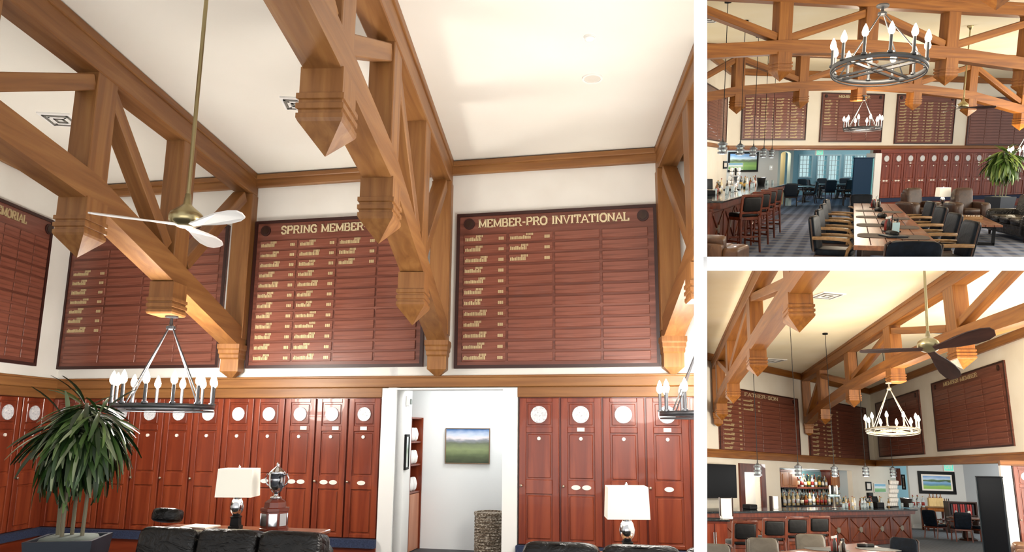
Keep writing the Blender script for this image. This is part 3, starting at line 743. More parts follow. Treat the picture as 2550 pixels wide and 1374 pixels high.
# ceiling fan, chandeliers, ceiling fittings
f0 = R.Y(463, 548, 5.15)
fan(R, f0, CE-f0.z, (-30, 90, 210), 'white three blade ceiling fan on a long brass rod, large picture', bladew, .62, bw=.07)
c0 = R.Y(407, 1012, 8.0)
chandelier(R, c0, .52, R.Y(424, 786, 8.0).z-c0.z, 'round candle chandelier hanging in front of the lockers near the plant', phase=9, n=12, power=300)
c1 = R.Y(1762, 1030, 8.0)
chandelier(R, c1, .52, 1.0, 'round candle chandelier cut by the right edge of the large picture', phase=4, n=12, power=230)
for x, y, wv, lab in ((152, 296, .36, 'white air vent on the ceiling behind the left truss'), (738, 256, .3, 'white air vent beside the middle truss pendant')):
    vent(R, T(*R.z(x, y, CE)) @ RZ(6), wv, lab)
d0 = R.z(1475, 194, CE)
t = thing('ceiling_speaker', 'round white ceiling speaker, the larger of two discs', 'speaker', R, T(*d0)); part('rim', MB().ring(.105, .02, .03, 28), white, t); part('grille', MB().lathe([(.09,-.008),(.09,0)], 24), base('speaker_grille','dcd7cc',.8), t)
d0 = R.z(1468, 92, CE)
t = thing('smoke_detector', 'small round white smoke detector on the ceiling', 'detector', R, T(*d0)); part('base', MB().lathe([(.055,-.012),(.055,0)], 20), white, t); part('cover', MB().lathe([(.03,-.035),(.045,-.028),(.05,-.012)], 20), white, t, None, True)
# plant
pl = R.Y(200, 1100, 6.8)
plant(R, (pl.x, pl.y, 0), 'tall dracaena in a dark square pot before the corner lockers', .55, .72, .98, 2.02, .9, 298, True, leafs, .36, .021, 5, 12, 320)
# sofas and consoles
o = R.Y(580, 1330, 6.2)
SO = Fr(R, (o.x, o.y), dW)
sofa(R, SO.at(-.12, -.05, 0), 2.14, 3, 'black leather sofa with three back cushions, below the trophy', leather, group='black leather sofas', h_=.815)
def console(fr, s0, s1, y0, y1, z, label):
    t = thing('console_table', label, 'table', fr.R, fr.at(0,0,0), 'console tables behind the sofas')
    part('top', MB().box(s0, s1, y0, y1, z-.035, z, .008), table_x, t)
    part('apron', MB().box(s0+.05, s1-.05, y0+.03, y1-.03, z-.12, z-.035), table_x, t)
    for x in (s0+.07, s1-.07):
        for y in (y0+.05, y1-.05): part('leg', MB().box(x-.03, x+.03, y-.03, y+.03, 0, z-.1, .005), table_x, t)
    return t
zt = .79
CO = Fr(R, R.Y(600, 1330, 6.85), dW)
console(CO, CO.px(405, 1310)[0], CO.px(797, 1318)[0], -.16, .22, zt, 'wooden console table behind the black sofa, under the lamp and trophy')
s_ = CO.px(587, 1300)[0]
table_lamp(R, CO.M @ Vector((s_, 0, zt)), .54, .31, .25, 'table lamp with a white shade, left of the silver trophy')
s_ = CO.px(683, 1300)[0]
t = thing('trophy', 'silver cup trophy on a banded wooden plinth', 'trophy', R, CO.at(s_, 0, zt))
part('plinth', MB().lathe([(.13,0),(.13,.025),(.12,.03),(.12,.17),(.13,.175),(.13,.2),(.1,.205),(.095,.25),(.07,.27),(.03,.285)], 8), mah_d, t)
for k in range(8):
    a = math.radians(22.5+45*k); part('silver_plaque', MB().box(-.035,.035,-.118,-.112,.05,.155), silver, t, RZ(45*k+22.5))
part('cup', MB().lathe([(.05,.28),(.05,.295),(.02,.305),(.018,.325),(.045,.345),(.066,.39),(.072,.45),(.072,.5),(.076,.505),(.06,.525),(.03,.55),(.012,.565),(.014,.58),(.004,.6)], 18), silver, t, None, True)
for sx in (-1, 1): part('handle', MB().tube([(sx*.065,0,.48),(sx*.1,0,.5),(sx*.115,0,.46),(sx*.1,0,.41),(sx*.05,0,.37)], .007, 6), silver, t, None, True)
a = CO.px(495, 1300)[0]
for k, (dx, w_) in enumerate(((0,.16), (.04,.14))):
    single('magazine', MB().box(-w_, w_, -.1, .1, 0, .012), plate_w if k else base('magazine_cover','d9cfc8',.5), ['white magazine at the bottom of the pile beside the lamp', 'white magazine on top of the pile beside the lamp'][k], 'magazine', R, CO.at(a+dx, -.03, zt+.013*k, RZ(8-14*k)), 'magazines on the console')
single('cushion', MB().pad(-.14,.14,-.08,.08,-.02,.11,.5), leather, 'round dark leather cushion at the left end of the console', 'cushion', R, CO.at(CO.px(425,1300)[0]-.06, .02, zt+.055, RX(-14)), None, True)
o = R.Y(1285, 1360, 5.3)
S2 = Fr(R, (o.x, o.y), dW)
sofa(R, S2.at(.86, -.05, 0), 2.14, 3, 'black leather sofa at the bottom right, below the second lamp', leather, group='black leather sofas', h_=.87)
C2 = Fr(R, R.Y(1500, 1360, 5.9), dW); zt2 = .735
console(C2, C2.px(1325, 1360)[0], 1.3, -.16, .22, zt2, 'wooden console table behind the right sofa, carrying one lamp')
table_lamp(R, C2.M @ Vector((C2.px(1562, 1340)[0], 0, zt2)), .53, .31, .24, 'table lamp with a white shade in front of the right lockers')
for x0, x1, mat, lab, cat in ((1332, 1416, pale_wood, 'flat pale wooden box at the left end of the right console', 'box'), (1504, 1548, pale_wood, 'small pale wooden box left of the right lamp', 'box'), (1590, 1630, pale_wood, 'small pale wooden box right of the right lamp', 'box')):
    a, b = C2.px(x0, 1350)[0], C2.px(x1, 1350)[0]
    t = thing('wooden_box', lab, cat, R, C2.at((a+b)/2, -.08, zt2), 'wooden boxes on the right console'); h = (b-a)/2
    part('body', MB().box(-h, h, -.06, .06, 0, .022, .003), mat, t); part('lid', MB().box(-h-.003, h+.003, -.063, .063, .022, .03, .003), mat, t)
a = C2.px(1665, 1350)[0]
single('folded_paper', MB().box(-.1,.1,-.08,.08,0,.008).box(-.09,.08,-.07,.07,.008,.02), plate_w, 'folded white paper lying right of the right lamp', 'paper', R, C2.at(a, -.05, zt2, RZ(12)))
# corridor contents
pm = picture_mat('print_clubhouse', [(0,'38402e'),(.2,'5b6647'),(.4,'8d9a6c'),(.58,'6d7460'),(.66,'8c8f98'),(.72,'e6dde0'),(.82,'c9d3e4'),(1,'4f7bb5')], 4, .2)
x0, z0 = W1.px(1107, 1154, 1.38); x1, z1 = W1.px(1220, 1066, 1.38)
picture(R, W1.at(x0, 1.41, z0), x1-x0, z1-z0, .012, plate_g, pm, 'landscape photograph of a golf course on the corridor wall')
bx0 = W1.px(1182, 1330, .8)[0]; bx1 = W1.px(1256, 1330, .8)[0]; bz = W1.px(1218, 1277, .8)[1]
bm_ = grain('wicker', ['3d3026','7a6a58','d9d0c4'], (38, 38, 60), .8, .8, 0, 2, 0)
t = thing('wicker_basket', 'tall round woven basket standing in the corridor', 'basket', R, W1.at((bx0+bx1)/2, .8, 0)); rr = (bx1-bx0)/2
nr = 15
for k in range(nr):
    z_ = bz*(k+.5)/nr; part('woven_band', MB().lathe([(rr*.93,z_-bz/nr*.5),(rr,z_-bz/nr*.3),(rr,z_+bz/nr*.3),(rr*.93,z_+bz/nr*.5)], 22), bm_, t, RZ(8*(k % 2)))
part('rim', MB().ring(rr*1.03, .03, .035, 24, (0,0,bz)), bm_, t)
# bookcase against the corridor's left side
t = thing('bookcase', 'narrow mahogany bookcase just inside the corridor', 'bookcase', R, W1.at(sj, .95, 0))
part('side', MB().box(-.3, 0, 0, .025, 0, 1.86), mah_z, t); part('side', MB().box(-.3, 0.02, .44, .465, 0, 1.86), mah_z, t); part('back', MB().box(-.32, -.3, 0, .46, 0, 1.86), mah_z, t)
for z_ in (.8, 1.18, 1.5, 1.84): part('shelf', MB().box(-.3, 0, .02, .45, z_, z_+.022), mah_x, t)
part('door', MB().box(-.02, 0, .03, .43, .02, .79, .005), grain('pale_mahogany', ['a8674a','b97a5c','c68d70'], (9,9,.8), .4, .05), t)
for z_, n in ((.825, 3), (1.205, 3), (1.525, 3)):
    for k in range(n):
        single('white_vase', MB().lathe([(.03,0),(.05,.03),(.06,.1),(.04,.17),(.028,.19)], 12), white, 'white vase on the %s bookcase shelf in the corridor, %s' % ({.825:'lowest',1.205:'middle',1.525:'upper'}[z_], ('nearest the room','in the middle','at the back')[k]), 'vase', R, W1.at(sj-.07, 1.03+.13*k, z_), 'white vases in the bookcase', True)
# small frame and fire device on the jamb, frame at the right
def jamb(x, y, off):
    s, z = W1.px(x, y, off); return s, z
ja = Vector((dli, .0+.3, 0)); jd = Vector((sj-dli, .65, 0)).normalized()
JF = Fr(R, W1.M @ Vector((dli, .3, 0)), (W1.d*jd.x+W1.n*jd.y))
x0, z0 = JF.px(994, 1174); x1, z1 = JF.px(1015, 1081)
pj = picture_mat('print_pale', [(0,'e8ece8'),(.35,'cfd9cc'),(.55,'8fa58d'),(.75,'d5e0e2'),(1,'eef2f3')], 5, .3)
x0 = max(x0, .02)
picture(R, JF.at(x0, -.005, z0), .3, z1-z0, .03, black, pj, 'small black framed picture on the left jamb of the corridor')
x0, z0 = JF.px(1012, 998)
t = thing('fire_alarm', 'small white alarm strobe high on the corridor jamb', 'alarm', R, JF.at(x0, -.002, z0)); part('base', MB().box(-.06,.06,-.05,0,-.07,.07,.01), white, t); part('lens', MB().box(-.03,.03,-.075,-.05,-.05,.03,.01), base('strobe_lens','8b938f',.3), t)
x0, z0 = W1.px(1251, 1180, .5); z1 = W1.px(1251, 1083, .5)[1]
t = thing('framed_picture', 'dark picture frame seen edge on at the right of the corridor', 'picture', R, W1.at(x0, .5, z0)); part('frame', MB().box(0,.03,0,.35,0,z1-z0,.005), dark_w, t); part('print', MB().box(-.004,0,.03,.32,.03,z1-z0-.03), pj, t)
# ================================================================ UPPER RIGHT ROOM: long dining table, bar on the left, lockers at the back
R = R2
W2 = Fr(R, R.Y(2155, 300, 27.4), R.vp(7000))
CE2 = 4.98
DD = R.vp(2110)                                            # direction of the table and the bar wall
sK = W2.px(1813, 300)[0]
L2 = Fr(R, W2.M @ Vector((sK, 0, 0)), DD)
s0, sR = W2.px(2188, 430)[0], 13.0
y1, y2, y3 = 2.4, 2.28, 2.12
def carpet(name, ang, cA, cB, cC, sc):
    m_ = base(name, cA, .95, 0, 0, .1); nt = m_.node_tree; N = nt.nodes; L = nt.links
    tc = N.new('ShaderNodeTexCoord'); mp = N.new('ShaderNodeMapping'); mp.inputs['Rotation'].default_value = (0,0,math.radians(ang)); L.new(tc.outputs['Object'], mp.inputs[0])
    cols = []
    for ax, k in (('X', sc), ('Y', sc*.5)):
        wv = N.new('ShaderNodeTexWave'); wv.bands_direction = ax; wv.inputs['Scale'].default_value = k; wv.inputs['Distortion'].default_value = .4; wv.inputs['Detail'].default_value = 2; wv.inputs['Detail Scale'].default_value = 6
        L.new(mp.outputs[0], wv.inputs['Vector']); rp = N.new('ShaderNodeValToRGB'); rp.color_ramp.elements[0].position = .25; rp.color_ramp.elements[1].position = .75; L.new(wv.outputs['Fac'], rp.inputs[0]); cols.append(rp.outputs[0])
    m1 = N.new('ShaderNodeMix'); m1.data_type = 'RGBA'; m1.inputs[6].default_value = lin(cA); m1.inputs[7].default_value = lin(cB); L.new(cols[0], m1.inputs[0])
    m2 = N.new('ShaderNodeMix'); m2.data_type = 'RGBA'; m2.inputs[7].default_value = lin(cC); L.new(m1.outputs[2], m2.inputs[6])
    mu = N.new('ShaderNodeMath'); mu.operation = 'MULTIPLY'; mu.inputs[1].default_value = .45; L.new(cols[1], mu.inputs[0]); L.new(mu.outputs[0], m2.inputs[0])
    L.new(m2.outputs[2], N['Principled BSDF'].inputs['Base Color'])
    return m_
ang2 = math.degrees(math.atan2(DD.x, DD.y))
carp2 = carpet('plaid_carpet', ang2, '6b7690', '47516a', '8b8b90', 1.0)
struct('floor', MB().slab([(0,6),(20,6),(26,44),(0,44)], -.1, 0), carp2, R)
struct('ceiling', MB().slab([(0,5),(22,5),(24,31.5),(2,25.6),(0,25)], CE2, CE2+.12), ceilw_m, R)
struct('wall_back', MB().box(sK, sR, 0, .2, y2, CE2).box(s0, sR, .35, .5, 0, y2), plasterw, R, W2.M)
struct('wall_left', MB().box(-14, 0, 0, .2, y2, CE2).box(-14, 0, -.02, .2, 0, y2), plasterw, R, L2.M)
t = struct('trim_1', MB().box(sK, sR, -.08, 0, y2, y1, .01), beamw_x, R, W2.M); struct('trim_board', MB().box(s0, sR, -.05, .35, y3, y2, .01), mah_x, None, None, t); struct('trim_cap', MB().box(sK, s0, -.06, 0, y2-.05, y2, .01), mah_x, None, None, t)
struct('trim_1', MB().box(-14, 0, -.08, 0, y2, y1, .01), beamw_x, R, L2.M)
for fr, a, b in ((W2, sK, sR), (L2, -14, 0)): struct('trim_2', MB().box(a, b, -.1, 0, CE2-.22, CE2, .01), beamw_x, R, fr.M)
t = struct('baseboard_back', MB().box(s0, sR, -.05, .35, 0, .3), mah_x, R, W2.M); struct('carpet_top', MB().box(s0, sR, -.12, .35, .3, .44), bluem, None, None, t)
cc = W2.px(2172, 430)[0]
struct('trim_3', MB().box(cc, s0, -.1, .35, 0, y3), white, R, W2.M)
# trusses
def sym(half): return [(-s, z) for s, z in reversed(half[1:])]+half
P2 = sym([(0,4.12),(1.95,4.05),(4.05,3.88),(6.2,3.46),(9,2.9)])
ND = [-6.1,-4.0,-1.95,0,1.98,4.05,6.15]
B2_ = [(-.14,4.62,-1.8,4.1),(.14,4.62,1.82,4.1),(-3.95,4.62,-2.1,4.1),(4.0,4.62,2.12,4.1),(-4.1,4.6,-6.0,3.6),(4.15,4.6,6.0,3.6)]
for c, yd, lab, fl in ((2160, 15, 'oak truss crossing the top of the upper right picture, nearest whole one', (0,)), (2147, 21.9, 'farther oak truss crossing above the honour boards, upper right picture', (0,)), (2187, 8.75, 'oak truss overhead whose pendant shows in the top right corner', (0,))):
    O = R.Y(c, 100, yd); d = R.vp(8000)
    FT = Fr(R, (O.x, O.y), d)
    nd = ND if yd > 10 else [-1.95, 0, 1.66]
    pr = P2 if yd > 10 else [(-3,4.2),(0,4.3),(3,4.2)]
    truss(R, FT.M, lab, pr, nd, B2_ if yd > 10 else [], CE2, 4.73, beamw_x, beamw_z, wd=.26, dp=.25, wall=False, flat=fl, pk=1 if yd > 10 else .95)
# honour boards
allf = lambda c, r: True
board(L2, 1700, 1811, 203, 346, None, lambda c, r: False, 'honour board on the left side wall above the bar, upper right picture', off=-.04, rows=14)
board(W2, 1848, 2009, 226, 349, None, allf, 'honour board full of names left of the MEMBER-MEMBER one', off=-.04, rows=14, emblems=(1,1))
board(W2, 2044, 2199, 232, 354, 'MEMBER-MEMBER', lambda c, r: c == 0 and r < 9, 'honour board titled MEMBER-MEMBER behind the small chandelier', off=-.04, rows=14, tx=(.26,.76))
board(W2, 2231, 2377, 236, 358, None, allf, 'honour board full of names between MEMBER-MEMBER and the fan', off=-.04, rows=14)
board(W2, 2410, 2570, 242, 362, None, lambda c, r: False, 'honour board without names behind the dark bladed fan', off=-.04, rows=14, emblems=(0,0))
# lockers
pw = (W2.px(2446, 430)[0]-s0)/9
for i in range(14):
    locker(W2, s0+.01+i*pw, pw, .44, y3-.44, 'mahogany locker, %s from the white post, upper right picture' % (ORD+['fourteenth'])[i], [2,2,1,2,2,2,1,1,1,1,0,0,1,0][i], [0,0,1,0,0,0,0,0,1,0,0,0,0,0][i], 'mahogany lockers behind the armchairs', off=-.01)
# the dining annex behind the opening
CY = base('pale_cyan_paint', 'a9d3dd', .7)  # blue cast of daylight put into the wall colour
FA = Fr(R, W2.M @ Vector((0, 13, 0)), W2.d)
a, b = FA.px(1935, 400)[0], FA.px(2240, 400)[0]
wins = [(1991,2020,388,440), (2036,2058,388,447), (2064,2090,388,447), (2103,2127,388,440), (2133,2160,388,440)]
mb = MB(); last = a; zt_ = 2.75
for i, (x0, x1, ya_, yb_) in enumerate(wins):
    u0, u1 = FA.px(x0, 410)[0], FA.px(x1, 410)[0]; v1, v0 = FA.px(x0, ya_)[1], max(.05, FA.px(x0, yb_)[1])
    mb.box(last, u0, 0, .2, 0, zt_).box(u0, u1, 0, .2, v1, zt_).box(u0, u1, 0, .2, 0, v0); last = u1
    wn = struct('window_%d' % (i+1), MB().box(u0-.08,u1+.08,-.05,0,v0-.08,v0).box(u0-.08,u1+.08,-.05,0,v1,v1+.08).box(u0-.08,u0,-.05,0,v0,v1).box(u1,u1+.08,-.05,0,v0,v1), base('cyan_white_trim','cfe6ea',.5), R, FA.M)  # trim colour carries the same bluish daylight
    nx, nz = 3, 5
    for k in range(1, nx): struct('muntin', MB().box(u0+(u1-u0)*k/nx-.012, u0+(u1-u0)*k/nx+.012, .04, .07, v0, v1), white, None, None, wn)
    for k in range(1, nz): struct('muntin', MB().box(u0, u1, .04, .07, v0+(v1-v0)*k/nz-.012, v0+(v1-v0)*k/nz+.012), white, None, None, wn)
    struct('pane', MB().box(u0, u1, .05, .056, v0, v1), base('window_glass', 'cdeef2', .1), None, None, wn)
mb.box(last, b, 0, .2, 0, zt_)
struct('wall_annex', mb, CY, R, FA.M)
MATS['window_glass'].node_tree.nodes['Principled BSDF'].inputs['Transmission Weight'].default_value = .92
MATS['window_glass'].node_tree.nodes['Principled BSDF'].inputs['IOR'].default_value = 1.02
struct('ceiling', MB().box(-8, 8, .2, 13.2, zt_, zt_+.1), base('cyan_ceiling','b5d9e2',.8), R, W2.M)  # ceiling coloured with the blue daylight cast
vd = W2.px(2200, 430, 13.0)[0]
struct('wall_annex', MB().slab([(s0,.5),(vd,13.0),(vd+.2,13.0),(s0+.2,.5)], 0, zt_), CY, R, W2.M)
point_light(R, W2.M @ Vector((-1.5, 7.5, 2.3)), 150, (.75,.95,1), .4)  # added cyan fill to lift the annex walls, no lamp there
point_light(R, W2.M @ Vector((-4.5, 1.0, 2.2)), 30, (.85,.95,1), .3)  # second added fill, near the grey wall
# grey wall with the golf painting, arched niche beside it
g0, g1 = W2.px(1833, 420, 2.0)[0], W2.px(1937, 420, 2.0)[0]
struct('wall_niche', MB().box(g0-3, g1, 2.0, 2.2, 0, zt_), base('grey_paint', 'c3c1bd', .8), R, W2.M)
n0, n1 = W2.px(1943, 420, 4.0)[0], W2.px(1968, 420, 4.0)[0]; nj = W2.px(1975, 420, 4.0)[0]; nl = W2.px(1930, 420, 4.0)[0]
zs = W2.px(1955, 384, 4.0)[1]; rA = (n1-n0)/2; arch = [(n0, zs)]+[((n0+n1)/2-rA*math.cos(math.pi*k/8), zs+rA*.45*math.sin(math.pi*k/8)) for k in range(1,8)]+[(n1, zs)]
mb = MB().box(nl-1, n0, 4.0, 4.2, 0, zt_).box(n1, nj, 4.0, 4.2, 0, zt_)
for (ax_, az_), (bx_, bz_) in zip(arch, arch[1:]): mb.prism([(ax_,az_),(bx_,bz_),(bx_,zt_),(ax_,zt_)], 4.0, 4.2)
struct('wall_niche', mb, base('pale_blue_white', 'd8e8ea', .7), R, W2.M)  # white wall, bluish daylight put into its colour
struct('wall_niche', MB().box(n0-.5, n1+.5, 5.0, 5.1, 0, zt_), base('warm_cream_paint', 'f3dcae', .7), R, W2.M)
point_light(R, W2.M @ Vector(((n0+n1)/2, 4.6, 2.0)), 18, (1,.85,.6), .1)
golf = picture_mat('print_golf_course', [(0,'4f7f35'),(.25,'7fa84a'),(.45,'5c8a3c'),(.55,'2f4a2a'),(.62,'7d8f7a'),(.7,'c7d6e2'),(.85,'7fa9d0'),(1,'5b8bc0')], 3.5, .25)
x0, z0 = W2.px(1833, 428, 1.95); x1, z1 = W2.px(1890, 378, 1.95)
picture(R, W2.at(x0-.35, 1.98, z0), x1-x0+.35, z1-z0, .07, black, golf, 'large black framed golf painting behind the bar, upper right picture')
x0, z0 = W2.px(1812, 423, .6); x1, z1 = W2.px(1850, 405, .6)
picture(R, W2.at(x0, .6, z0), x1-x0, z1-z0, .015, white, picture_mat('print_small_golf', [(0,'3f9a4a'),(.4,'7fbf6a'),(.5,'dfeef0'),(.65,'e8f4f6'),(.75,'6fb6d8'),(1,'58a8d2')], 3, .1), 'small bright green and blue picture left of the golf painting')
x0, z0 = L2.px(1798, 420); x1, z1 = L2.px(1808, 401)
picture(R, L2.at(x0, -.03, z0), x1-x0, z1-z0, .06, black, plate_w, 'tiny black framed notice on the side wall behind the bar', .05)
x0, z0 = W2.px(1920, 418, 1.97)
t = thing('thermostat', 'small white thermostat on the grey wall right of the painting', 'thermostat', R, W2.at(x0, 1.99, z0)); part('case', MB().box(-.07,.07,-.03,0,-.09,.09,.01), white, t); part('dial', MB().disc_y(0, .02, .03, -.04, -.03, 12), steel, t)
def exit_sign(room, mat4, w_, h_, label):
    t = thing('exit_sign', label, 'sign', room, mat4, 'green exit signs')
    part('case', MB().box(-w_/2,w_/2,-.03,.03,-h_,0,.006), green_sign, t)
    part('lettering', text_mb('EXIT', -w_*.36, w_*.36, -h_*.78, h_*.5, -.031, .004), base('sign_white','e9fff2',.4), t)
    part('rim', MB().box(-w_/2-.02,-w_/2,-.035,.035,-h_,0).box(w_/2,w_/2+.02,-.035,.035,-h_,0).box(-w_/2-.02,w_/2+.02,-.035,.035,-h_-.02,-h_), white, t)
    part('mount', MB().box(-.03,.03,-.02,.02,0,.05), white, t)
p = W2.px(2043, 369, .25)
exit_sign(R, W2.at(p[0], .3, 2.27), .28, .19, 'green exit sign hanging in the opening, upper right picture')
# tall dark screen beside the white post
x0 = W2.px(2123, 450, -1.2)[0]; x1 = W2.px(2171, 450, -1.2)[0]; z1 = W2.px(2145, 394, -1.2)[1]
t = thing('folding_screen', 'tall dark blue panel standing beside the white post, upper right picture', 'panel', R, W2.at(x0, -1.2, 0)); sm = base('navy_screen', '0b2a45', .6, 0, 0, .15)
part('leaf', MB().box(0, (x1-x0)*.94, -.03, .03, .03, z1, .01), sm, t); part('edge', MB().box((x1-x0)*.94, x1-x0, -.05, .05, 0, z1, .01), base('teal_edge','4f9aa8',.4), t); part('cap', MB().box(0, x1-x0, -.05, .05, z1, z1+.03), sm, t)
# ---- bar
p0, p1 = R.z(1795, 499, 1.07), R.z(1955, 457, 1.07)
BA = Fr(R, (p0.x, p0.y), (p1.x-p0.x, p1.y-p0.y)); BL = (p1-p0).length
granite = grain('black_granite', ['14181b','20262a','3a4246'], (18,18,18), .12, 0, .4)
def bar_unit(room, fr, L0, L1_, dep, h_, nx, label, wood, end1=True):
    t = thing('bar_counter', label, 'bar', room, fr.M)
    part('worktop', MB().box(L0-.1, L1_+.1, -.06, dep, h_-.045, h_, .012), granite, t)
    part('cornice', MB().prism([(0,0)]*0+[(L0-.06,h_-.045),(L1_+.06,h_-.045),(L1_+.0,h_-.16),(L0,h_-.16)], .0, dep-.05), wood, t)
    part('body', MB().box(L0, L1_, .2, dep-.06, .0, h_-.1), bar_wood, t)
    part('skirting', MB().box(L0-.02, L1_+.02, .15, .22, 0, .12, .01), wood, t)
    part('fascia', MB().box(L0, L1_, .14, .22, h_-.24, h_-.14, .01), wood, t)
    w_ = (L1_-L0)/nx
    for k in range(nx):
        a_, b_ = L0+k*w_, L0+(k+1)*w_
        pn = part('front_panel', MB().box(a_+.05*w_, b_-.05*w_, .175, .21, .13, h_-.25, .008), bar_wood, t)
        for (u, v, c, d) in ((a_+.1*w_, .16, b_-.1*w_, h_-.28), (a_+.1*w_, h_-.28, b_-.1*w_, .16)): beam_between('cross_bar', (u, .165, v), (c, .165, d), .03, .035, wood, pn)
        part('medallion', MB().disc_y((a_+b_)/2, (h_-.12)/2, .085, .135, .175, 16), base('pewter', '8c8172', .35, .6), pn)
        part('stile', MB().box(a_-.05*w_, a_+.05*w_, .155, .21, .1, h_-.2, .006), wood, t)
    part('stile', MB().box(L1_-.05*w_, L1_+.02, .155, .21, .1, h_-.2, .006), wood, t)
    return t
bar_unit(R, BA, 0, BL, 1.0, 1.07, 9, 'long wooden bar with a black stone top along the left, upper right picture', stool_w)
fx = [(1869,625),(1891,606),(1908,590),(1924,577)]
stool0 = None
for i, (x, y) in enumerate(fx):
    p = R.z(x, y, 0); loc = (p.x-.2, p.y-.1, 0)
    lab = 'wooden bar stool with a black back, %s along the bar, upper right picture' % ('nearest one', 'second', 'third', 'farthest')[i] if i else 'wooden bar stool with a black back, nearest along the bar, upper right picture'
    mm = T(*loc) @ RZ(202+2*i)
    if i == 0: stool0 = stool_proto(R, mm, lab)
    else: copy_thing(stool0, R, mm, lab)
# things on the bar
rn = random.Random(11)
for k in range(26):
    u = rn.uniform(BL*.22, BL*.93)
    bottle(R, BA.at(u, rn.uniform(.62,.92), 1.07), rn.randint(0, 8), 'bottle standing among others on the bar top, upper right picture', 'bottles on the bar in the upper right picture')
for k in range(12):
    u = rn.uniform(BL*.2, BL*.95)
    single('drinking_glass', MB().lathe([(.025,0),(.036,.005),(.04,.14)], 10), glass_m, 'clear drinking glass on the bar top, upper right picture', 'glass', R, BA.at(u, rn.uniform(.35,.6), 1.07), 'glasses on the bar in the upper right picture', True)
def cup_tower(room, mat4, cols, rows, k, label):
    t = thing('cup_rack', label, 'cup stack', room, mat4)
    part('stand', MB().box(-.02*k*10,.02*k*10,-.06*k,.06*k,0,.03*k).tube([(0,.05*k,0),(0,.05*k,.12*k*rows)], .012*k, 6), blk, t)
    cme = MB().lathe([(.03*k,0),(.04*k,.004*k),(.045*k,.1*k)], 10).mesh('cup', white, True)
    for r in range(rows):
        for c in range(cols): link('cup', cme, t, T((c-(cols-1)/2)*.1*k+.02*r*k, -.03*k*(r % 2), .03*k+.115*k*r) @ RY(12))
    return t
q = BA.px(1868, 441, .8)
cup_tower(R, BA.at(BL*.46, .75, 1.07, RZ(-65)), 3, 5, 1.0, 'leaning stack of white cups on the bar, upper right picture')
t = thing('beer_tap', 'steel beer tap tower on the bar top, upper right picture', 'beer tap', R, BA.at(BL*.38, .5, 1.07)); part('column', MB().lathe([(.07,0),(.06,.03),(.045,.04),(.045,.34),(.07,.36),(.07,.4)], 14), steel, t, None, True)
for k in (-1, 1): part('handle', MB().lathe([(.012,.4),(.02,.44),(.024,.56),(.012,.58)], 8, (k*.04,0,0)), black, t)
t = thing('ice_bucket', 'dark metal bucket on the far end of the bar, upper right picture', 'bucket', R, BA.at(BL*.86, .6, 1.07)); part('body', MB().lathe([(.11,0),(.15,.24),(.155,.25)], 18), base('bucket_steel','4b4a4c',.3,.8), t, None, True); part('rim', MB().ring(.16,.02,.02,20,(0,0,.25)), steel, t)
t = thing('cash_register', 'dark cash register at the near part of the bar, upper right picture', 'register', R, BA.at(BL*.2, .8, 1.07, RZ(-70))); part('base', MB().box(-.2,.2,-.2,.2,0,.1,.01), black, t); part('screen', MB().box(-.18,.18,-.02,.01,.12,.36,.01), screen, t, RX(-15)); part('stand', MB().box(-.03,.03,-.03,.03,.1,.16), black, t)
# pendant lamps
for i, (x, y, yd) in enumerate(((1799,369,15.4),(1843,373,17.4),(1876,378,19.4),(1902,381,21.3),(1922,383,23.0))):
    p = R.Y(x, y, yd)
    pendant(R, p, .1, .25, CE2-p.z, 'cage pendant lamp over the bar, %s from the left, upper right picture' % ORD[i])
# ---- long table and chairs
a, b, c, d = R.z(2126,609,.75), R.z(2336,607,.75), R.z(2125,506,.75), R.z(2228,504,.75)
TB = Fr(R, (a.x, a.y), (c.x-a.x, c.y-a.y)); TL = (c-a).length; TW = -((b-a).dot(TB.n)*.5+(d-c).dot(TB.n)*.5)
t = thing('dining_table', 'long wooden plank dining table, upper right picture', 'table', R, TB.M)
for k in range(5): part('plank', MB().box(0, TL, -TW*(k+1)/5+.004, -TW*k/5-.004, .70, .75, .004), table_x, t)
part('end_board', MB().box(-.05, 0, -TW, 0, .69, .75, .005), table_x, t)
part('apron', MB().box(.25, TL-.25, -TW+.12, -.12, .6, .7), dark_w, t)
for x in (.35, TL-.35, TL/2):
    for y in (-.15, -TW+.15): part('leg', MB().box(x-.05,x+.05,y-.05,y+.05,0,.7,.01), dark_w, t)
near = a.y
def facing(v):                                             # z rotation that turns a seat's front (-y) towards v
    return math.degrees(math.atan2(v.x, -v.y))
ch0 = None
specs = []
for i, yd in enumerate((10.5,12.3,14.2,16.2)): specs.append((TB.M @ Vector((yd-near+.2, .24, 0)), facing(-TB.n)-8, 'navy leather dining armchair with pale arms, left of the long table, %s from the front' % ORD[i]))
for i, yd in enumerate((10.3,12.0,13.9,15.9)): specs.append((TB.M @ Vector((yd-near-.1, -TW-.16, 0)), facing(TB.n)+12, 'navy leather dining armchair with pale arms, right of the long table, %s from the front' % ORD[i]))
p = R.Y(2234, 600, 7.45); specs.append((Vector((p.x, p.y-.1, 0)), 172, 'navy leather dining chair at the near end of the long table'))
p = R.Y(2169, 490, 17.9); specs.append((Vector((p.x, p.y+.3, 0)), -8, 'navy leather dining chair at the far end of the long table'))
for loc, rz, lab in specs:
    mm = T(loc.x, loc.y, 0) @ RZ(rz)
    if ch0 is None: ch0 = armchair_proto(R, mm, lab)
    else: copy_thing(ch0, R, mm, lab)
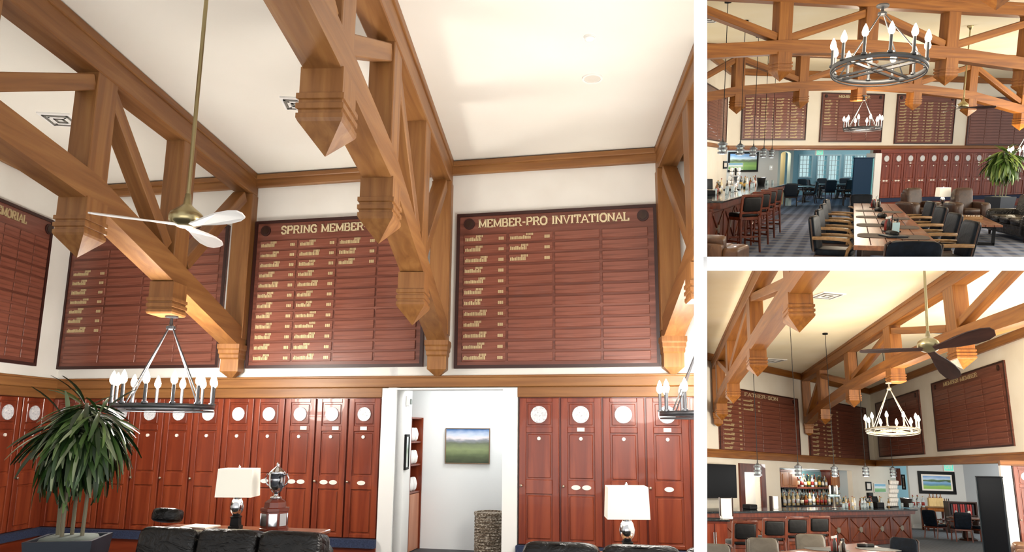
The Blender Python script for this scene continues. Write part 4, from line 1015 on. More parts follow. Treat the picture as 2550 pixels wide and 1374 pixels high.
# place settings
matm = base('placemat', '3b2f2b', .7)
def oval(a_, b_, n=18, e=.6):
    f = lambda v: math.copysign(abs(v)**e, v)
    return [(a_*f(math.cos(2*math.pi*k/n)), b_*f(math.sin(2*math.pi*k/n))) for k in range(n)]
for sd, ys, w0 in (('left', (10.0,11.9,13.9,15.9), -.24), ('right', (9.9,11.6,13.6,15.6), -TW+.24)):
    for i, yd in enumerate(ys):
        u = yd-near
        single('placemat', MB().slab(oval(.33,.2), 0, .006), matm, 'dark placemat on the %s side of the long table, %s from the front' % (sd, ORD[i]), 'placemat', R, TB.at(u, w0, .751), 'placemats on the long table')
        t = thing('rolled_napkin', 'black rolled napkin by the %s placemat on the %s of the long table' % (ORD[i], sd), 'napkin', R, TB.at(u+(.1), w0+(-.24 if sd == 'left' else .24), .757, RZ(20)), 'rolled napkins on the long table')
        part('roll', MB().tube([(-.13,0,.03),(.13,0,.03)], .032, 8), black, t, None, True); part('band', MB().tube([(-.02,0,.03),(.02,0,.03)], .034, 8), base('napkin_band','22252c',.7), t)
def caddy(room, mat4, label, extra):
    t = thing('condiment_caddy', label, 'caddy', room, mat4, 'condiment caddies on tables')
    part('tray', MB().box(-.1,.1,-.08,.08,0,.015), blk, t); part('handle', MB().tube([(0,0,.01),(0,0,.24),(.03,0,.26)], .006, 6), blk, t)
    for k, (x, y, c, h_) in enumerate(((-.06,.03,'7a1c14',.19),(.06,.03,'d8d2c0',.16),(-.06,-.04,'1d1712',.2),(.06,-.04,'241a12',.17),(0,.05,'b53a22',.2))):
        j = part('jar', MB().lathe([(.026,.015),(.028,.02),(.028,h_*.7),(.014,h_*.85),(.013,h_)], 10, (x,y,0)), base('sauce_'+c, c, .25), t, None, True); part('lid', MB().lathe([(.016,h_-.01),(.016,h_+.02)], 8, (x,y,0)), base('lid_%d' % (k % 2), ['e6e4df','222222'][k % 2], .4), j)
    if extra: part('card_holder', MB().box(-.05,.05,-.13,-.12,0,.14), base('menu_card','bfe3ec',.3), t)
p = R.z(2219, 577, .75); caddy(R, T(p.x, p.y, .752), 'condiment caddy with a menu card at the near end of the long table', True)
p = R.z(2180, 517, .75); caddy(R, T(p.x, p.y, .752), 'condiment caddy at the far end of the long table', False)
p = R.z(2224, 590, .75)
t = thing('menu_folder', 'closed black menu folder near the front edge of the long table', 'menu', R, T(p.x, p.y, .752) @ RZ(-4)); part('cover', MB().box(-.13,.13,-.18,.18,0,.006), black, t); part('pages', MB().box(-.12,.12,-.17,.17,.006,.018), base('navy_paper','1b2530',.6), t); part('cover', MB().box(-.13,.13,-.18,.18,.018,.024), base('navy_cover','1e2d3a',.4), t)
# ---- lounge on the right
a, b, c = R.z(2412,559,.45), R.z(2490,557,.45), R.z(2371,535,.45)
CT = Fr(R, (a.x, a.y), (c.x-a.x, c.y-a.y)); CL = (c-a).length; CW = -(b-a).dot(CT.n)
t = thing('coffee_table', 'low wooden coffee table on black frame legs before the sofa', 'table', R, CT.M)
for k in range(4): part('plank', MB().box(0, CL, -CW*(k+1)/4+.003, -CW*k/4-.003, .405, .45, .004), table_x, t)
for x in (.3, CL-.3):
    mb = MB().box(x-.03,x+.03,-CW+.08,-CW+.14,0,.405).box(x-.03,x+.03,-.14,-.08,0,.405).box(x-.03,x+.03,-CW+.08,-.08,0,.06).box(x-.03,x+.03,-CW+.08,-.08,.36,.405); part('leg_frame', mb, blk, t)
p = R.z(2421, 545, .45)
t = thing('wooden_tray', 'small wooden game box with pieces on the coffee table', 'tray', R, T(p.x, p.y, .451) @ RZ(-28)); part('base', MB().box(-.2,.2,-.25,.25,0,.02), pale_wood, t)
for q in ((-.2,-.18,-.25,.25),(.18,.2,-.25,.25),(-.2,.2,-.25,-.23),(-.2,.2,.23,.25)): part('side', MB().box(q[0],q[1],q[2],q[3],.02,.07), pale_wood, t)
for k in range(6): part('piece', MB().lathe([(.02,.02),(.024,.03),(.012,.06),(.016,.08)], 8, (-.12+.05*k, .05*((k % 2)*2-1), 0)), plate_w, t)
p = R.Y(2515, 550, 16.6)
sofa(R, T(p.x+.35, p.y, 0) @ RZ(-90-ang2+8), 2.5, 3, 'black leather sofa at the right edge of the upper right picture', leather, group='black leather sofas', h_=.92)
for i, (x, yd) in enumerate(((2286, 20.6), (2406, 20.2))):
    p = R.Y(x, 500, yd)
    sofa(R, T(p.x, p.y, 0) @ RZ(8-16*i), .92, 1, ('brown leather club armchair left of the small white lamp', 'brown leather club armchair between the small lamp and the plant')[i], leatherbr, 'club_armchair', 'armchair', 'brown leather club armchairs', 1.0, .66)
p = R.Y(2345, 520, 20.8)
t = thing('side_table', 'small dark side table between the club armchairs', 'table', R, T(p.x, p.y, 0)); part('top', MB().box(-.19,.19,-.25,.25,.46,.5,.01), dark_w, t); part('shelf', MB().box(-.16,.16,-.22,.22,.18,.2), dark_w, t)
for x in (-.15,.15):
    for y in (-.21,.21): part('leg', MB().box(x-.025,x+.025,y-.025,y+.025,0,.46), dark_w, t)
table_lamp(R, (p.x, p.y, .5), .54, .31, .26, 'small table lamp with a white shade between the club armchairs', 4)
single('remote_tray', MB().box(-.07,.07,-.05,.05,0,.03,.01), black, 'small black box beside the lamp between the armchairs', 'box', R, T(p.x+.1, p.y-.17, .5))
pl = R.Y(2490, 500, 20.8)
plant(R, (pl.x, pl.y, 0), 'tall dracaena in a square dark pot before the lockers, upper right picture', .55, .76, 1.12, 2.14, 1.0, 420, False, leafw+[leafs[2]], .42, .034, 9, 14)
# brown armchair in the near left corner
p = R.Y(1795, 620, 11.0)
sofa(R, T(p.x-.1, p.y+.2, 0) @ RZ(150), 1.0, 1, 'tan leather club armchair cut off at the lower left, upper right picture', leathert, 'club_armchair', 'armchair', None, .62, .5)
# ---- chandeliers, fan and ceiling fittings
c0 = R.Y(2187, 172, 8.75)
chandelier(R, c0, .52, R.Y(2187, 4, 8.75).z-c0.z, 'large near candle chandelier in the upper right picture', tilt=-11, n=12, phase=12, turn=12, power=90)
c0 = R.Y(2147, 320, 21.7)
chandelier(R, c0, .52, R.Y(2147, 237, 21.7).z-c0.z, 'small far candle chandelier in front of the MEMBER-MEMBER board', tilt=-3, n=10, phase=5, power=260)
c0 = R.Y(2557, 394, 22.8)
chandelier(R, c0, .52, 1.0, 'candle chandelier at the right edge beside the plant, upper right picture', tilt=-3, n=10, phase=5, power=260)
f0 = R.Y(2398, 264, 18.2)
fan(R, f0, CE2-f0.z, (5, 125, 245), 'dark bladed ceiling fan on a brass rod, upper right picture', bladed, .7, (-4, 0))
vent(R, T(*R.z(1766, 46, CE2)), .5, 'white air vent on the ceiling at the far left, upper right picture', .8)
# ---- dining annex furniture
mm0 = None
def annex_table(x, y, lab):
    p = R.z(x, y, 0)
    t = thing('round_table', lab, 'table', R, T(p.x, p.y, 0), 'tables in the dining annex'); part('top', MB().lathe([(.4,.71),(.42,.72),(.42,.75)], 20), base('pale_table_top','9fb6bd',.25), t); part('pedestal', MB().lathe([(.3,0),(.28,.04),(.06,.1),(.05,.71)], 12), dark_w, t)
for x, y, lab in ((2002,503,'round table beside the bar end chairs, upper right picture'),(2040,494,'round table in front of the glass doors, upper right picture'),(2085,494,'round table beside the tall dark panel, upper right picture')): annex_table(x, y, lab)
dk = leatherb
specs = [(1968,513,158,'dark dining chair nearest the bar end, back turned'),(2014,506,240,'dark dining chair turned sideways near the bar end'),(2062,497,176,'dark dining chair with its back turned before the middle doors'),(2100,496,210,'dark dining chair left of the tall dark panel'),(2115,512,250,'dark dining chair half hidden beside the long table'),
  (2003,490,10,'dark dining chair by the left window of the annex'),(2050,486,0,'dark dining chair by the middle doors of the annex'),(2104,487,-10,'dark dining chair by the right window of the annex'),(2026,492,80,'dark dining chair between the two annex tables')]
for x, y, rz, lab in specs:
    p = R.z(x, y, 0); mm = T(p.x, p.y, 0) @ RZ(rz)
    if mm0 is None: mm0 = armchair_proto(R, mm, lab+', upper right picture', base('charcoal_leather','1c2430',.4), base('charcoal_leather','1c2430',.4), dark_w, dark_w, 'dark chairs in the dining annex')
    else: copy_thing(mm0, R, mm, lab+', upper right picture')
# ================================================================ LOWER RIGHT ROOM: the bar corner
R = R3
W3 = Fr(R, R.Y(2165, 964, 31.9), R.vp(3325))
d3 = R.vp(1645)
V3 = Fr(R, (W3.o.x, W3.o.y), -d3)
CE3 = 5.82
fb, ft = 2.5, 2.76
SL = -16.5
LP = 'lower right picture'
struct('floor', MB().slab([(1,6),(16,6),(24,46),(4,46)], -.1, 0), carpet('grey_carpet', 8, '63666b', '4e5156', '7b7d80', 2.2), R)
c_ = W3.M @ Vector((SL, 0, 0)); e_ = V3.M @ Vector((17, 0, 0))
struct('ceiling', MB().slab([(1,5),(14,5),(e_.x+1.2,e_.y),(W3.o.x+.8,W3.o.y+.5),(c_.x-1,c_.y+.5),(1,18)], CE3, CE3+.12), ceilw_m, R)
ux = lambda x, y=1200, off=0: W3.px(x, y, off)
sd0, sd1 = ux(1851)[0], ux(1893)[0]; zd = ux(1872, 1174)[1]
sa0, sa1 = ux(1943)[0], ux(2123)[0]; za = ux(2030, 1168)[1]
send = ux(2232)[0]
struct('wall_back', MB().box(SL, 0, 0, .2, fb, CE3).box(SL, sd0, 0, .2, 0, fb).box(sd0, sd1, 0, .2, zd, fb).box(sd1, sa0, 0, .2, 0, fb).box(sa0, sa1, 0, .2, za, fb).box(sa1, send, 0, .2, 0, fb), plasterw, R, W3.M)
struct('wall_right', MB().box(0, 17, 0, .2, fb, CE3), plasterw, R, V3.M)
struct('wall_niche', MB().box(sa0-.2, sa1+.2, 1.0, 1.1, 0, fb).box(sa0-.1, sa0, .2, 1.0, 0, fb).box(sa1, sa1+.1, .2, 1.0, 0, fb).box(sa0, sa1, .2, 1.0, za, za+.1), base('niche_paint', 'b9c6cc', .7), R, W3.M)
struct('wall_niche', MB().box(sd0-1.5, sd1+1.5, 2.4, 2.5, 0, 3).box(sd0-.2, sd0-.1, .2, 2.4, 0, 3).box(sd1+.1, sd1+.2, .2, 2.4, 0, 3), base('back_room_paint', 'dcd9d2', .7), R, W3.M)
point_light(R, W3.M @ Vector(((sd0+sd1)/2, 1.2, 2.3)), 60, (1,.96,.9), .15)  # added light to whiten the room behind the door, no fixture
for fr, a, b in ((W3, SL, 0), (V3, 0, 17)):
    t = struct('trim_1', MB().box(a, b, -.08, 0, fb, ft, .01), beamw_x, R, fr.M); struct('trim_cap', MB().box(a, b, -.11, 0, ft-.05, ft, .008), beamw_x, None, None, t)
    struct('trim_2', MB().box(a, b, -.1, 0, CE3-.24, CE3, .01), beamw_x, R, fr.M)
# trusses
for x, prof, nd, br, lab, fl, zt in (
  (1998, [(0,4.12),(3.4,4.5),(6.9,4.7),(10.8,4.78),(14.5,4.74),(18.6,4.56)], [3.0,6.9,10.85,14.75], [(10.6,5.38,7.2,4.78),(11.1,5.4,14.4,4.82),(18.1,5.45,15.0,4.82),(3.2,5.34,6.6,4.72),(2.8,5.3,.4,4.2)], 'oak truss carrying the chandelier, lower right picture', (10.85,), CE3),
  (1775, [(0,4.1),(2.6,4.4),(6,4.5),(10,4.55),(13,4.58),(16,4.6)], [1.6,5.2,10.05,14.4], [(1.8,5.3,5.0,4.55),(9.8,5.3,5.5,4.6),(10.3,5.3,14.1,4.62)], 'oak truss at the upper left of the lower right picture', (), 5.6)):
    A = W3.M @ Vector((W3.px(x, 1000)[0], 0, 0)); X = -d3; Y = Vector((0,0,1)).cross(X); A = A+Y*.14
    mm = Matrix((X, Y, Vector((0,0,1)))).transposed().to_4x4(); mm.translation = (A.x, A.y, 0)
    truss(R, mm, lab, prof, nd, br, zt, zt-.29, beamw_x, beamw_z, wd=.28, dp=.26, pw=.5, flat=fl, pk=.95, psz=.42)
# honour boards
board(W3, 1791, 1990, 976, 1131, 'FATHER-SON', lambda c, r: (c == 0) or (c == 1 and r < 3), 'honour board titled FATHER-SON above the bar', off=-.04, tx=(.3,.72), emblems=(0,1))
board(W3, 2014, 2160, 1003, 1145, None, lambda c, r: c < 2, 'honour board beside FATHER-SON, crossed by the truss', off=-.04, emblems=(0,1))
board(V3, 2184, 2295, 985, 1135, None, lambda c, r: False, 'smaller honour board behind the chandelier on the right wall', off=-.04, emblems=(0,1))
board(V3, 2325, 2514, 922, 1118, 'MEMBER-MEMBER', lambda c, r: False, 'honour board titled MEMBER-MEMBER on the right wall, lower right picture', off=-.04, tx=(.2,.68), bright=goldd)
# ---- doorway, television, back bar
def cas(mb, a, b, z1, w_): return mb.box(a-w_, a, -.06, .02, 0, z1+w_).box(b, b+w_, -.06, .02, 0, z1+w_).box(a, b, -.06, .02, z1, z1+w_)
t = struct('door_1', cas(MB(), sd0, sd1, zd-.02, .28), stool_w, R, W3.M); struct('door_leaf', MB().box(sd0, sd0+.06, .1, 1.0, .02, zd-.04), white, None, None, t)
a, z0 = W3.px(1755, 1240, -.5); b, z1 = W3.px(1829, 1157, -.5)
t = thing('television', 'large black television on the wall at the left, lower right picture', 'television', R, W3.at(0, -.5, 0)); part('casing', MB().box(a, b, -.06, .04, z0, z1, .01), black, t); part('screen', MB().box(a+.04, b-.04, -.066, -.06, z0+.05, z1-.04), screen, t); part('bracket', MB().box((a+b)/2-.2, (a+b)/2+.2, .04, .5, (z0+z1)/2-.1, (z0+z1)/2+.1), blk, t)
wy = .55
cabw = grain('honey_cabinet', ['8a4f24','a4612c','b97539'], (9,9,.8), .35, .05, .2)
def wall_cab(x0, x1, ya_, yb_, label):
    a, z0 = W3.px(x0, yb_, wy); b, z1 = W3.px(x1, ya_, wy)
    t = thing('wall_cabinet', label, 'cabinet', R, W3.at(a, wy, z0), 'wall cabinets over the back bar'); w_, h_ = b-a, z1-z0
    part('body', MB().box(0, w_, .02, .42, 0, h_), mah_d, t); part('cornice', MB().box(-.03, w_+.03, -.04, .42, h_, h_+.08, .01), mah_x, t)
    for k in (0, 1):
        d = part('door', MB().box(w_*k/2+.02, w_*(k+1)/2-.02, -.02, .02, .02, h_-.02, .006), cabw, t)
        part('panel', MB().box(w_*k/2+.12*w_, w_*(k+1)/2-.12*w_, -.035, -.018, .14*h_, .86*h_, .012), cabw, d); part('knob', MB().lathe([(.01,0),(.016,.02)], 8), brass, d, T(w_*(.45+.1*k), -.02, .2*h_) @ RX(90))
wall_cab(1944, 1984, 1175, 1214, 'honey wood wall cabinet left of the upper bottles'); wall_cab(2071, 2118, 1175, 1214, 'honey wood wall cabinet right of the upper bottles')
a, zs_ = W3.px(1984, 1212, wy); b = W3.px(2071, 1212, wy)[0]
t = thing('bottle_shelf', 'wooden shelf holding the upper row of bottles', 'shelf', R, W3.at(a, wy, zs_)); part('shelf_board', MB().box(0, b-a, 0, .42, -.06, 0), mah_x, t); part('back_panel', MB().box(0, b-a, .4, .42, 0, .6), base('teal_glass','6f9aa0',.2), t)
rn = random.Random(5)
n_ = 20
for k in range(n_): bottle(R, W3.at(a+(b-a)*(k+.5)/n_, wy+.12+.12*(k % 2), zs_) @ SC(1.5), rn.randint(0, 8), 'liquor bottle in the upper row between the wall cabinets', 'upper row of liquor bottles')
struct('trim_3', MB().box(sa0, sa1, .97, 1.0, .7, za-.55), base('black_tile', '1c1b1c', .25), R, W3.M)
a, zc_ = W3.px(1945, 1258, wy); b = W3.px(2120, 1258, wy)[0]
t = thing('back_counter', 'dark back counter under the rows of bottles', 'counter', R, W3.at(a, .35, 0)); part('worktop', MB().box(0, b-a, 0, .65, zc_-.05, zc_), granite, t); part('cabinet', MB().box(0, b-a, .05, .63, 0, zc_-.05), mah_d, t); part('riser', MB().box(.1, b-a-.1, .35, .62, zc_, zc_+.2), dark_w, t)
n_ = 34
for k in range(n_): bottle(R, W3.at(a+.15+(b-a-.3)*(k+.5)/n_, .35+.18+.06*(k % 2), zc_) @ SC(1.45), rn.randint(0, 8), 'liquor bottle in the front row on the back counter', 'front row of liquor bottles')
for k in range(n_): bottle(R, W3.at(a+.15+(b-a-.3)*(k+.2)/n_, .35+.46, zc_+.2) @ SC(1.5), rn.randint(0, 8), 'liquor bottle in the back row on the stepped counter', 'back row of liquor bottles')
z_ = W3.px(2030, 1218, wy)[1]
t = thing('glass_rack', 'black rail of hanging wine glasses below the bottle shelf', 'glass rack', R, W3.at(a+.3, wy, z_)); part('rail', MB().box(0, b-a-.6, .0, .3, 0, .03), blk, t)
gm = MB().lathe([(.05,0),(.05,-.006),(.008,-.012),(.008,-.1),(.045,-.14),(.05,-.2),(.042,-.26)], 10).mesh('wine_glass', glass_m, True)
for k in range(26): link('wine_glass', gm, t, T((b-a-.6)*(k+.5)/26, .12, 0))
point_light(R, W3.M @ Vector(((sa0+sa1)/2, .3, za-.1)), 70, (1,.93,.82), .2)  # added fill for the back bar niche, no lamp fitted
# ---- front bar
p = R.z(2285, 1352, 0)
B3 = Fr(R, (p.x, p.y), R.vp(4040))
pt = B3.px(2246, 1318)[0]-B3.px(2196, 1320)[0]
nb = 9
bar_unit(R, B3, -nb*pt-.05, 0, 1.3, 1.06, nb, 'carved wooden bar front with crossed panels and round medallions', stool_w)
hz = lambda x: 1190+.03*(x-2155)
for i, (x, yt) in enumerate(((1833,1287),(1906,1282),(1962,1279),(2017,1277))):
    p = R.Y(x, 1300, .87*1800/(yt-hz(x)))
    lab = 'wooden bar stool with a black leather back, %s from the left, lower right picture' % ORD[i]
    copy_thing(stool0, R, T(p.x, p.y-.22, 0) @ RZ(180+8), lab)
# left service counter and what stands on it
p = R.Y(1745, 1290, 16.6); q = R.Y(1811, 1290, 16.6)
SCF = Fr(R, (p.x, p.y), (q.x-p.x, q.y-p.y)); w_ = (q-p).length
t = thing('service_counter', 'reddish wooden service counter at the far left, lower right picture', 'counter', R, SCF.M); part('worktop', MB().box(-.05, w_+.05, -.05, .6, .98, 1.02, .01), granite, t); part('body', MB().box(0, w_, 0, .58, 0, .98), mah_d, t)
for k in (0, 1):
    d = part('door', MB().box(w_*k/2+.01, w_*(k+1)/2-.01, -.02, 0, .05, .93, .006), mah_z, t); part('handle', MB().tube([(w_*(.46+.08*k), -.04, .4),(w_*(.46+.08*k), -.04, .75)], .01, 6), steel, d)
a = SCF.px(1808, 1262, .3)[0]
t = thing('payment_terminal', 'white and brown upright terminal on the service counter', 'terminal', R, SCF.at(a, .3, 1.02)); part('base', MB().box(-.12,.12,-.1,.1,0,.06,.01), white, t); part('panel', MB().box(-.13,.13,-.03,.03,.06,.44,.01), base('terminal_face','e8e2de',.4), t); part('frame', MB().box(-.15,-.13,-.04,.04,.06,.46).box(.13,.15,-.04,.04,.06,.46), dark_w, t)
bt = B3.M
def on_bar(x, y, off, z=1.06): return B3.px(x, y, off)[0]
t = thing('box_printer', 'small black printer on the bar behind the stools', 'printer', R, B3.at(on_bar(1868,1275,.7), .7, 1.06)); part('body', MB().box(-.16,.16,-.14,.14,0,.13,.02), black, t); part('slot', MB().box(-.1,.1,-.145,-.13,.07,.1), screen, t)
t = thing('white_dispenser', 'white napkin dispenser between two dark posts on the bar', 'dispenser', R, B3.at(on_bar(1928,1268,.7), .7, 1.06)); part('body', MB().box(-.1,.1,-.08,.08,0,.36,.01), white, t)
for k in (-1, 1): part('post', MB().box(k*.13-.025,k*.13+.025,-.04,.04,0,.36), dark_w, t)
t = thing('beer_tap', 'tall white and steel beer tap tower on the bar, lower right picture', 'beer tap', R, B3.at(on_bar(2078,1260,.6), .6, 1.06)); part('column', MB().lathe([(.09,0),(.07,.04),(.05,.06),(.05,.36)], 14), steel, t, None, True); part('crossbar', MB().tube([(-.24,0,.38),(.24,0,.38)], .05, 10), base('pale_blue_tap','b9d4dc',.2,.4), t, None, True)
for k in range(4): part('handle', MB().lathe([(.014,.4),(.03,.46),(.035,.66),(.014,.7)], 8, (-.18+.12*k,0,0)), [white, black, steel, white][k], t, None, True)
rn = random.Random(8)
for k in range(22):
    x = rn.uniform(2092, 2205)
    bottle(R, B3.at(on_bar(x, 1260, 1.0), rn.uniform(.85,1.15), 1.06) @ SC(1.1), rn.randint(0, 8), 'bottle standing on the bar between the taps and the cups', 'bottles on the bar in the lower right picture')
for k in range(12):
    x = rn.uniform(2090, 2290)
    single('drinking_glass', MB().lathe([(.03,0),(.042,.005),(.048,.16)], 10), glass_m, 'clear drinking glass on the bar top, lower right picture', 'glass', R, B3.at(on_bar(x, 1262, .6), rn.uniform(.5,.7), 1.06), 'glasses on the bar in the lower right picture', True)
cup_tower(R, B3.at(on_bar(2222,1250,.9), .9, 1.06), 4, 6, 1.25, 'leaning stack of white cups on the bar, lower right picture')
t = thing('ice_bucket', 'brown metal ice bucket near the right end of the bar', 'bucket', R, B3.at(on_bar(2257,1250,.8), .8, 1.06)); part('body', MB().lathe([(.15,0),(.19,.3),(.195,.31)], 18), base('bucket_bronze','57504c',.3,.7), t, None, True); part('rim', MB().ring(.2,.02,.025,20,(0,0,.31)), steel, t)
for k in range(5): bottle(R, B3.at(on_bar(2271+6*k,1250,.9), .85+.1*(k % 2), 1.06) @ SC(1.25), 5 if k % 2 else 7, 'blue tinted bottle clustered at the right end of the bar', 'bottles at the right end of the bar')
t = thing('cash_register', 'black box register on the bar left of the cups, lower right picture', 'register', R, B3.at(on_bar(2183,1250,1.0), 1.0, 1.06)); part('base', MB().box(-.2,.2,-.15,.15,0,.16,.01), black, t); part('screen', MB().box(-.16,.16,-.02,.02,.17,.36,.01), screen, t, RX(-12))
# pendants over the bar
for i, (x, y, yd) in enumerate(((1887,1171,17.0),(1988,1172,18.2),(2078,1174,19.4),(2156,1174,20.6),(2224,1176,21.8))):
    p = R.Y(x, y, yd); pendant(R, p, .09, .27, CE3-p.z, 'cage pendant lamp over the bar, %s from the left, lower right picture' % ORD[i])
# small pictures on the white wall right of the niche
def wall_pic(fr, x0, y0, x1, y1, fw, fm, pm_, lab, mount=0, off=-.02):
    a, z1 = fr.px(x0, y0, off); b, z0 = fr.px(x1, y1, off)
    picture(R, fr.at(a, off, z0), b-a, z1-z0, fw, fm, pm_, lab, mount)
wall_pic(W3, 2155, 1199, 2170, 1221, .06, black, plate_w, 'small black framed certificate on the white wall, lower right picture', .1)
wall_pic(W3, 2175, 1203, 2206, 1226, .03, white, MATS['print_small_golf'], 'small bright golf picture behind the cup stack, lower right picture')
a, z0 = W3.px(2158, 1240); b, z1 = W3.px(2169, 1226)
t = thing('card_reader', 'black card reader box on the white wall under the certificate', 'reader', R, W3.at(a, -.01, z0)); part('case', MB().box(0,b-a,-.08,0,0,z1-z0,.01), black, t); part('display', MB().box(.05,b-a-.05,-.09,-.08,(z1-z0)*.5,(z1-z0)*.9), screen, t)
# ---- annex behind the opening on the right
N3 = Fr(R, R.Y(2300, 1200, 31.8), (1, -.03))
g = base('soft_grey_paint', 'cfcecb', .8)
a, b, c2 = N3.px(2264, 1200)[0], N3.px(2402, 1200)[0], N3.px(2432, 1200)[0]
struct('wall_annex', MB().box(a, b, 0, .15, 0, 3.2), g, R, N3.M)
struct('wall_annex', MB().slab([(b,0),(c2,-2.2),(c2+.1,-2.1),(b+.1,.15)], 0, 3.2), base('shade_grey_paint','bfc3c8',.8), R, N3.M)  # darker grey holds the shade of this angled wall
a2 = N3.px(2222, 1200, 2.2)[0]
struct('wall_annex', MB().box(a2-3, a+.3, 2.2, 2.3, 0, 3.2), base('pale_cyan_white','d3e4e6',.7), R, N3.M)  # white wall with cyan light put into its colour
struct('wall_annex', MB().box(c2-1, c2+6, 6, 6.1, 0, 3.2), CY, R, N3.M)
struct('ceiling', MB().slab([(W3.o.x+.25,W3.o.y+.2),(e_.x+.25,e_.y),(30,e_.y),(30,44),(W3.o.x+3,44)], 2.95, 3.05), base('annex_ceiling','cfdcdf',.8), R)
t = struct('baseboard_annex', MB().box(a, b, -.03, 0, 0, .14), white, R, N3.M)
point_light(R, N3.M @ Vector((.5, -4, 2.6)), 150, (1,.97,.93), .3)  # added fill to brighten the grey annex wall
point_light(R, N3.M @ Vector((c2+2, 2, 2.6)), 130, (.8,.95,1), .3)  # added cool fill for the cyan end of the annex
lake = picture_mat('print_lake_course', [(0,'7fb04a'),(.2,'9cc45c'),(.3,'5d8f9c'),(.45,'6ea3cf'),(.55,'8fb8d8'),(.62,'37552c'),(.7,'6f8f6a'),(.76,'c3d8ee'),(1,'5f94d2')], 2.2, .3)
wall_pic(N3, 2284, 1172, 2382, 1231, .13, black, lake, 'large black framed painting of a lake and golf course', .07)
wall_pic(N3, 2243, 1181, 2256, 1219, .06, black, plate_g, 'narrow dark framed picture beside the red cabinet', .08, 2.15)
a, z0 = N3.px(2222, 1208, 1.9); b, z1 = N3.px(2242, 1166, 1.9)
t = thing('wall_cabinet', 'dark red tall cabinet hung behind the cup stack', 'cabinet', R, N3.at(a, 1.9, z0)); part('body', MB().box(0,b-a,.02,.3,0,z1-z0), mah_d, t); part('door', MB().box(.01,b-a-.01,-.01,.02,.02,z1-z0-.02,.006), mah_z, t); part('panel', MB().box(.08,b-a-.08,-.02,-.01,.1,z1-z0-.1,.008), mah_z, t)
p = V3.px(2360, 1150)
exit_sign(R, T(*R.Y(2360, 1152, 25)), .3, .26, 'green exit sign hanging over the opening, lower right picture')
# side console with boxed bottles, book rack
p = R.Y(2335, 1300, 30.6); SD = Fr(R, (p.x, p.y), (1, -.03))
a, b = SD.px(2306, 1290)[0], SD.px(2365, 1290)[0]; zt3 = SD.px(2335, 1261)[1]
t = thing('console_table', 'wooden side table with bottles under the lake painting', 'table', R, SD.M); part('top', MB().box(a, b, -.05, .45, zt3-.05, zt3, .01), pale_wood, t); part('drawer_rail', MB().box(a+.04, b-.04, 0, .4, zt3-.2, zt3-.05), cabw, t); part('shelf', MB().box(a+.04, b-.04, .02, .4, .12, .16), cabw, t)
for x in (a+.05, b-.05):
    for y in (.0, .4): part('leg', MB().box(x-.035,x+.035,y-.035,y+.035,0,zt3-.05), stool_w, t)
k_ = 0
for k in range(4):
    x = SD.px(2320+9*k, 1250)[0]
    t = thing('bottle_box', 'pale wooden bottle box on the side table, %s from the left' % ORD[k], 'box', R, SD.at(x, .12, zt3), 'boxed bottles on the side table'); part('crate', MB().box(-.075,.075,-.07,.07,0,.34,.008), grain('pine', ['c9a566','d6b67c','e0c591'], (6,6,1), .5, .05), t); part('bottle_neck', MB().lathe([(.05,.3),(.05,.36),(.02,.42),(.02,.5)], 10), base('amber_glass','7a4a1c',.12,0,.3), t, None, True)
for k in range(7): bottle(R, SD.at(a+.15+(b-a-.3)*k/6, .2, .16) @ SC(1.1), k+2, 'bottle on the lower shelf of the side table', 'bottles on the lower shelf of the side table')
for k in range(3): bottle(R, SD.at(SD.px(2353+5*k, 1250)[0]+.05, .1, zt3) @ SC(1.2), [3,6,0][k], 'amber bottle beside the pale boxes on the side table', 'amber bottles on the side table')
p = R.Y(2368, 1300, 29.6); BK = Fr(R, (p.x, p.y), (1, -.03))
a, z0 = BK.px(2366, 1281); b, z1 = BK.px(2431, 1250)
t = thing('book_rack', 'low dark rack with red folders behind the round table', 'rack', R, BK.M); part('top', MB().box(a,b,0,.35,z1-.04,z1), dark_w, t); part('back', MB().box(a,b,.33,.36,0,z1), dark_w, t); part('shelf', MB().box(a,b,0,.35,z0-.04,z0), dark_w, t)
for x in (a, b): part('side', MB().box(x-.03,x+.03,0,.36,0,z1), dark_w, t)
for k in range(10): single('folder', MB().box(-.035,.035,-.12,.12,0,(z1-z0)*.8,.006), base('red_folder','8e2a26',.5) if k % 3 else base('dark_folder','262428',.5), ('red' if k % 3 else 'dark')+' folder in the low rack, %s from the left' % ORD[k], 'folder', R, BK.at(a+.12+(b-a-.24)*k/9, .16, z0), 'folders in the rack')
# round table and armchairs
p = R.z(2412, 1345, 0)
t = thing('round_table', 'dark round pedestal table beside the tall dark panel, lower right picture', 'table', R, T(p.x, p.y, 0)); part('top', MB().lathe([(.56,.71),(.6,.725),(.6,.76)], 24), table_x, t); part('pedestal', MB().lathe([(.34,0),(.3,.05),(.18,.1),(.16,.6),(.3,.71)], 12), dark_w, t)
rp = T(p.x, p.y, .76)
single('salt_shaker', MB().lathe([(.03,0),(.035,.02),(.025,.12),(.02,.14)], 10), glass_m, 'glass shaker on the left of the round table, lower right picture', 'shaker', R, rp @ T(-.28,.1,0) @ SC(1.6), 'shakers on the round table', True)
single('salt_shaker', MB().lathe([(.03,0),(.035,.02),(.03,.12),(.022,.14)], 10), white, 'white shaker on the right of the round table, lower right picture', 'shaker', R, rp @ T(.12,.0,0) @ SC(1.6), 'shakers on the round table', True)
da = armchair_proto(R, T(p.x-.55, p.y-.55, 0) @ RZ(165), 'dark leather armchair with its back turned at the round table, lower right picture', leatherb, leatherb, stool_w, stool_w, 'dark armchairs at the round table')
copy_thing(da, R, T(p.x-.85, p.y+.45, 0) @ RZ(115), 'dark leather armchair half hidden behind another at the round table')
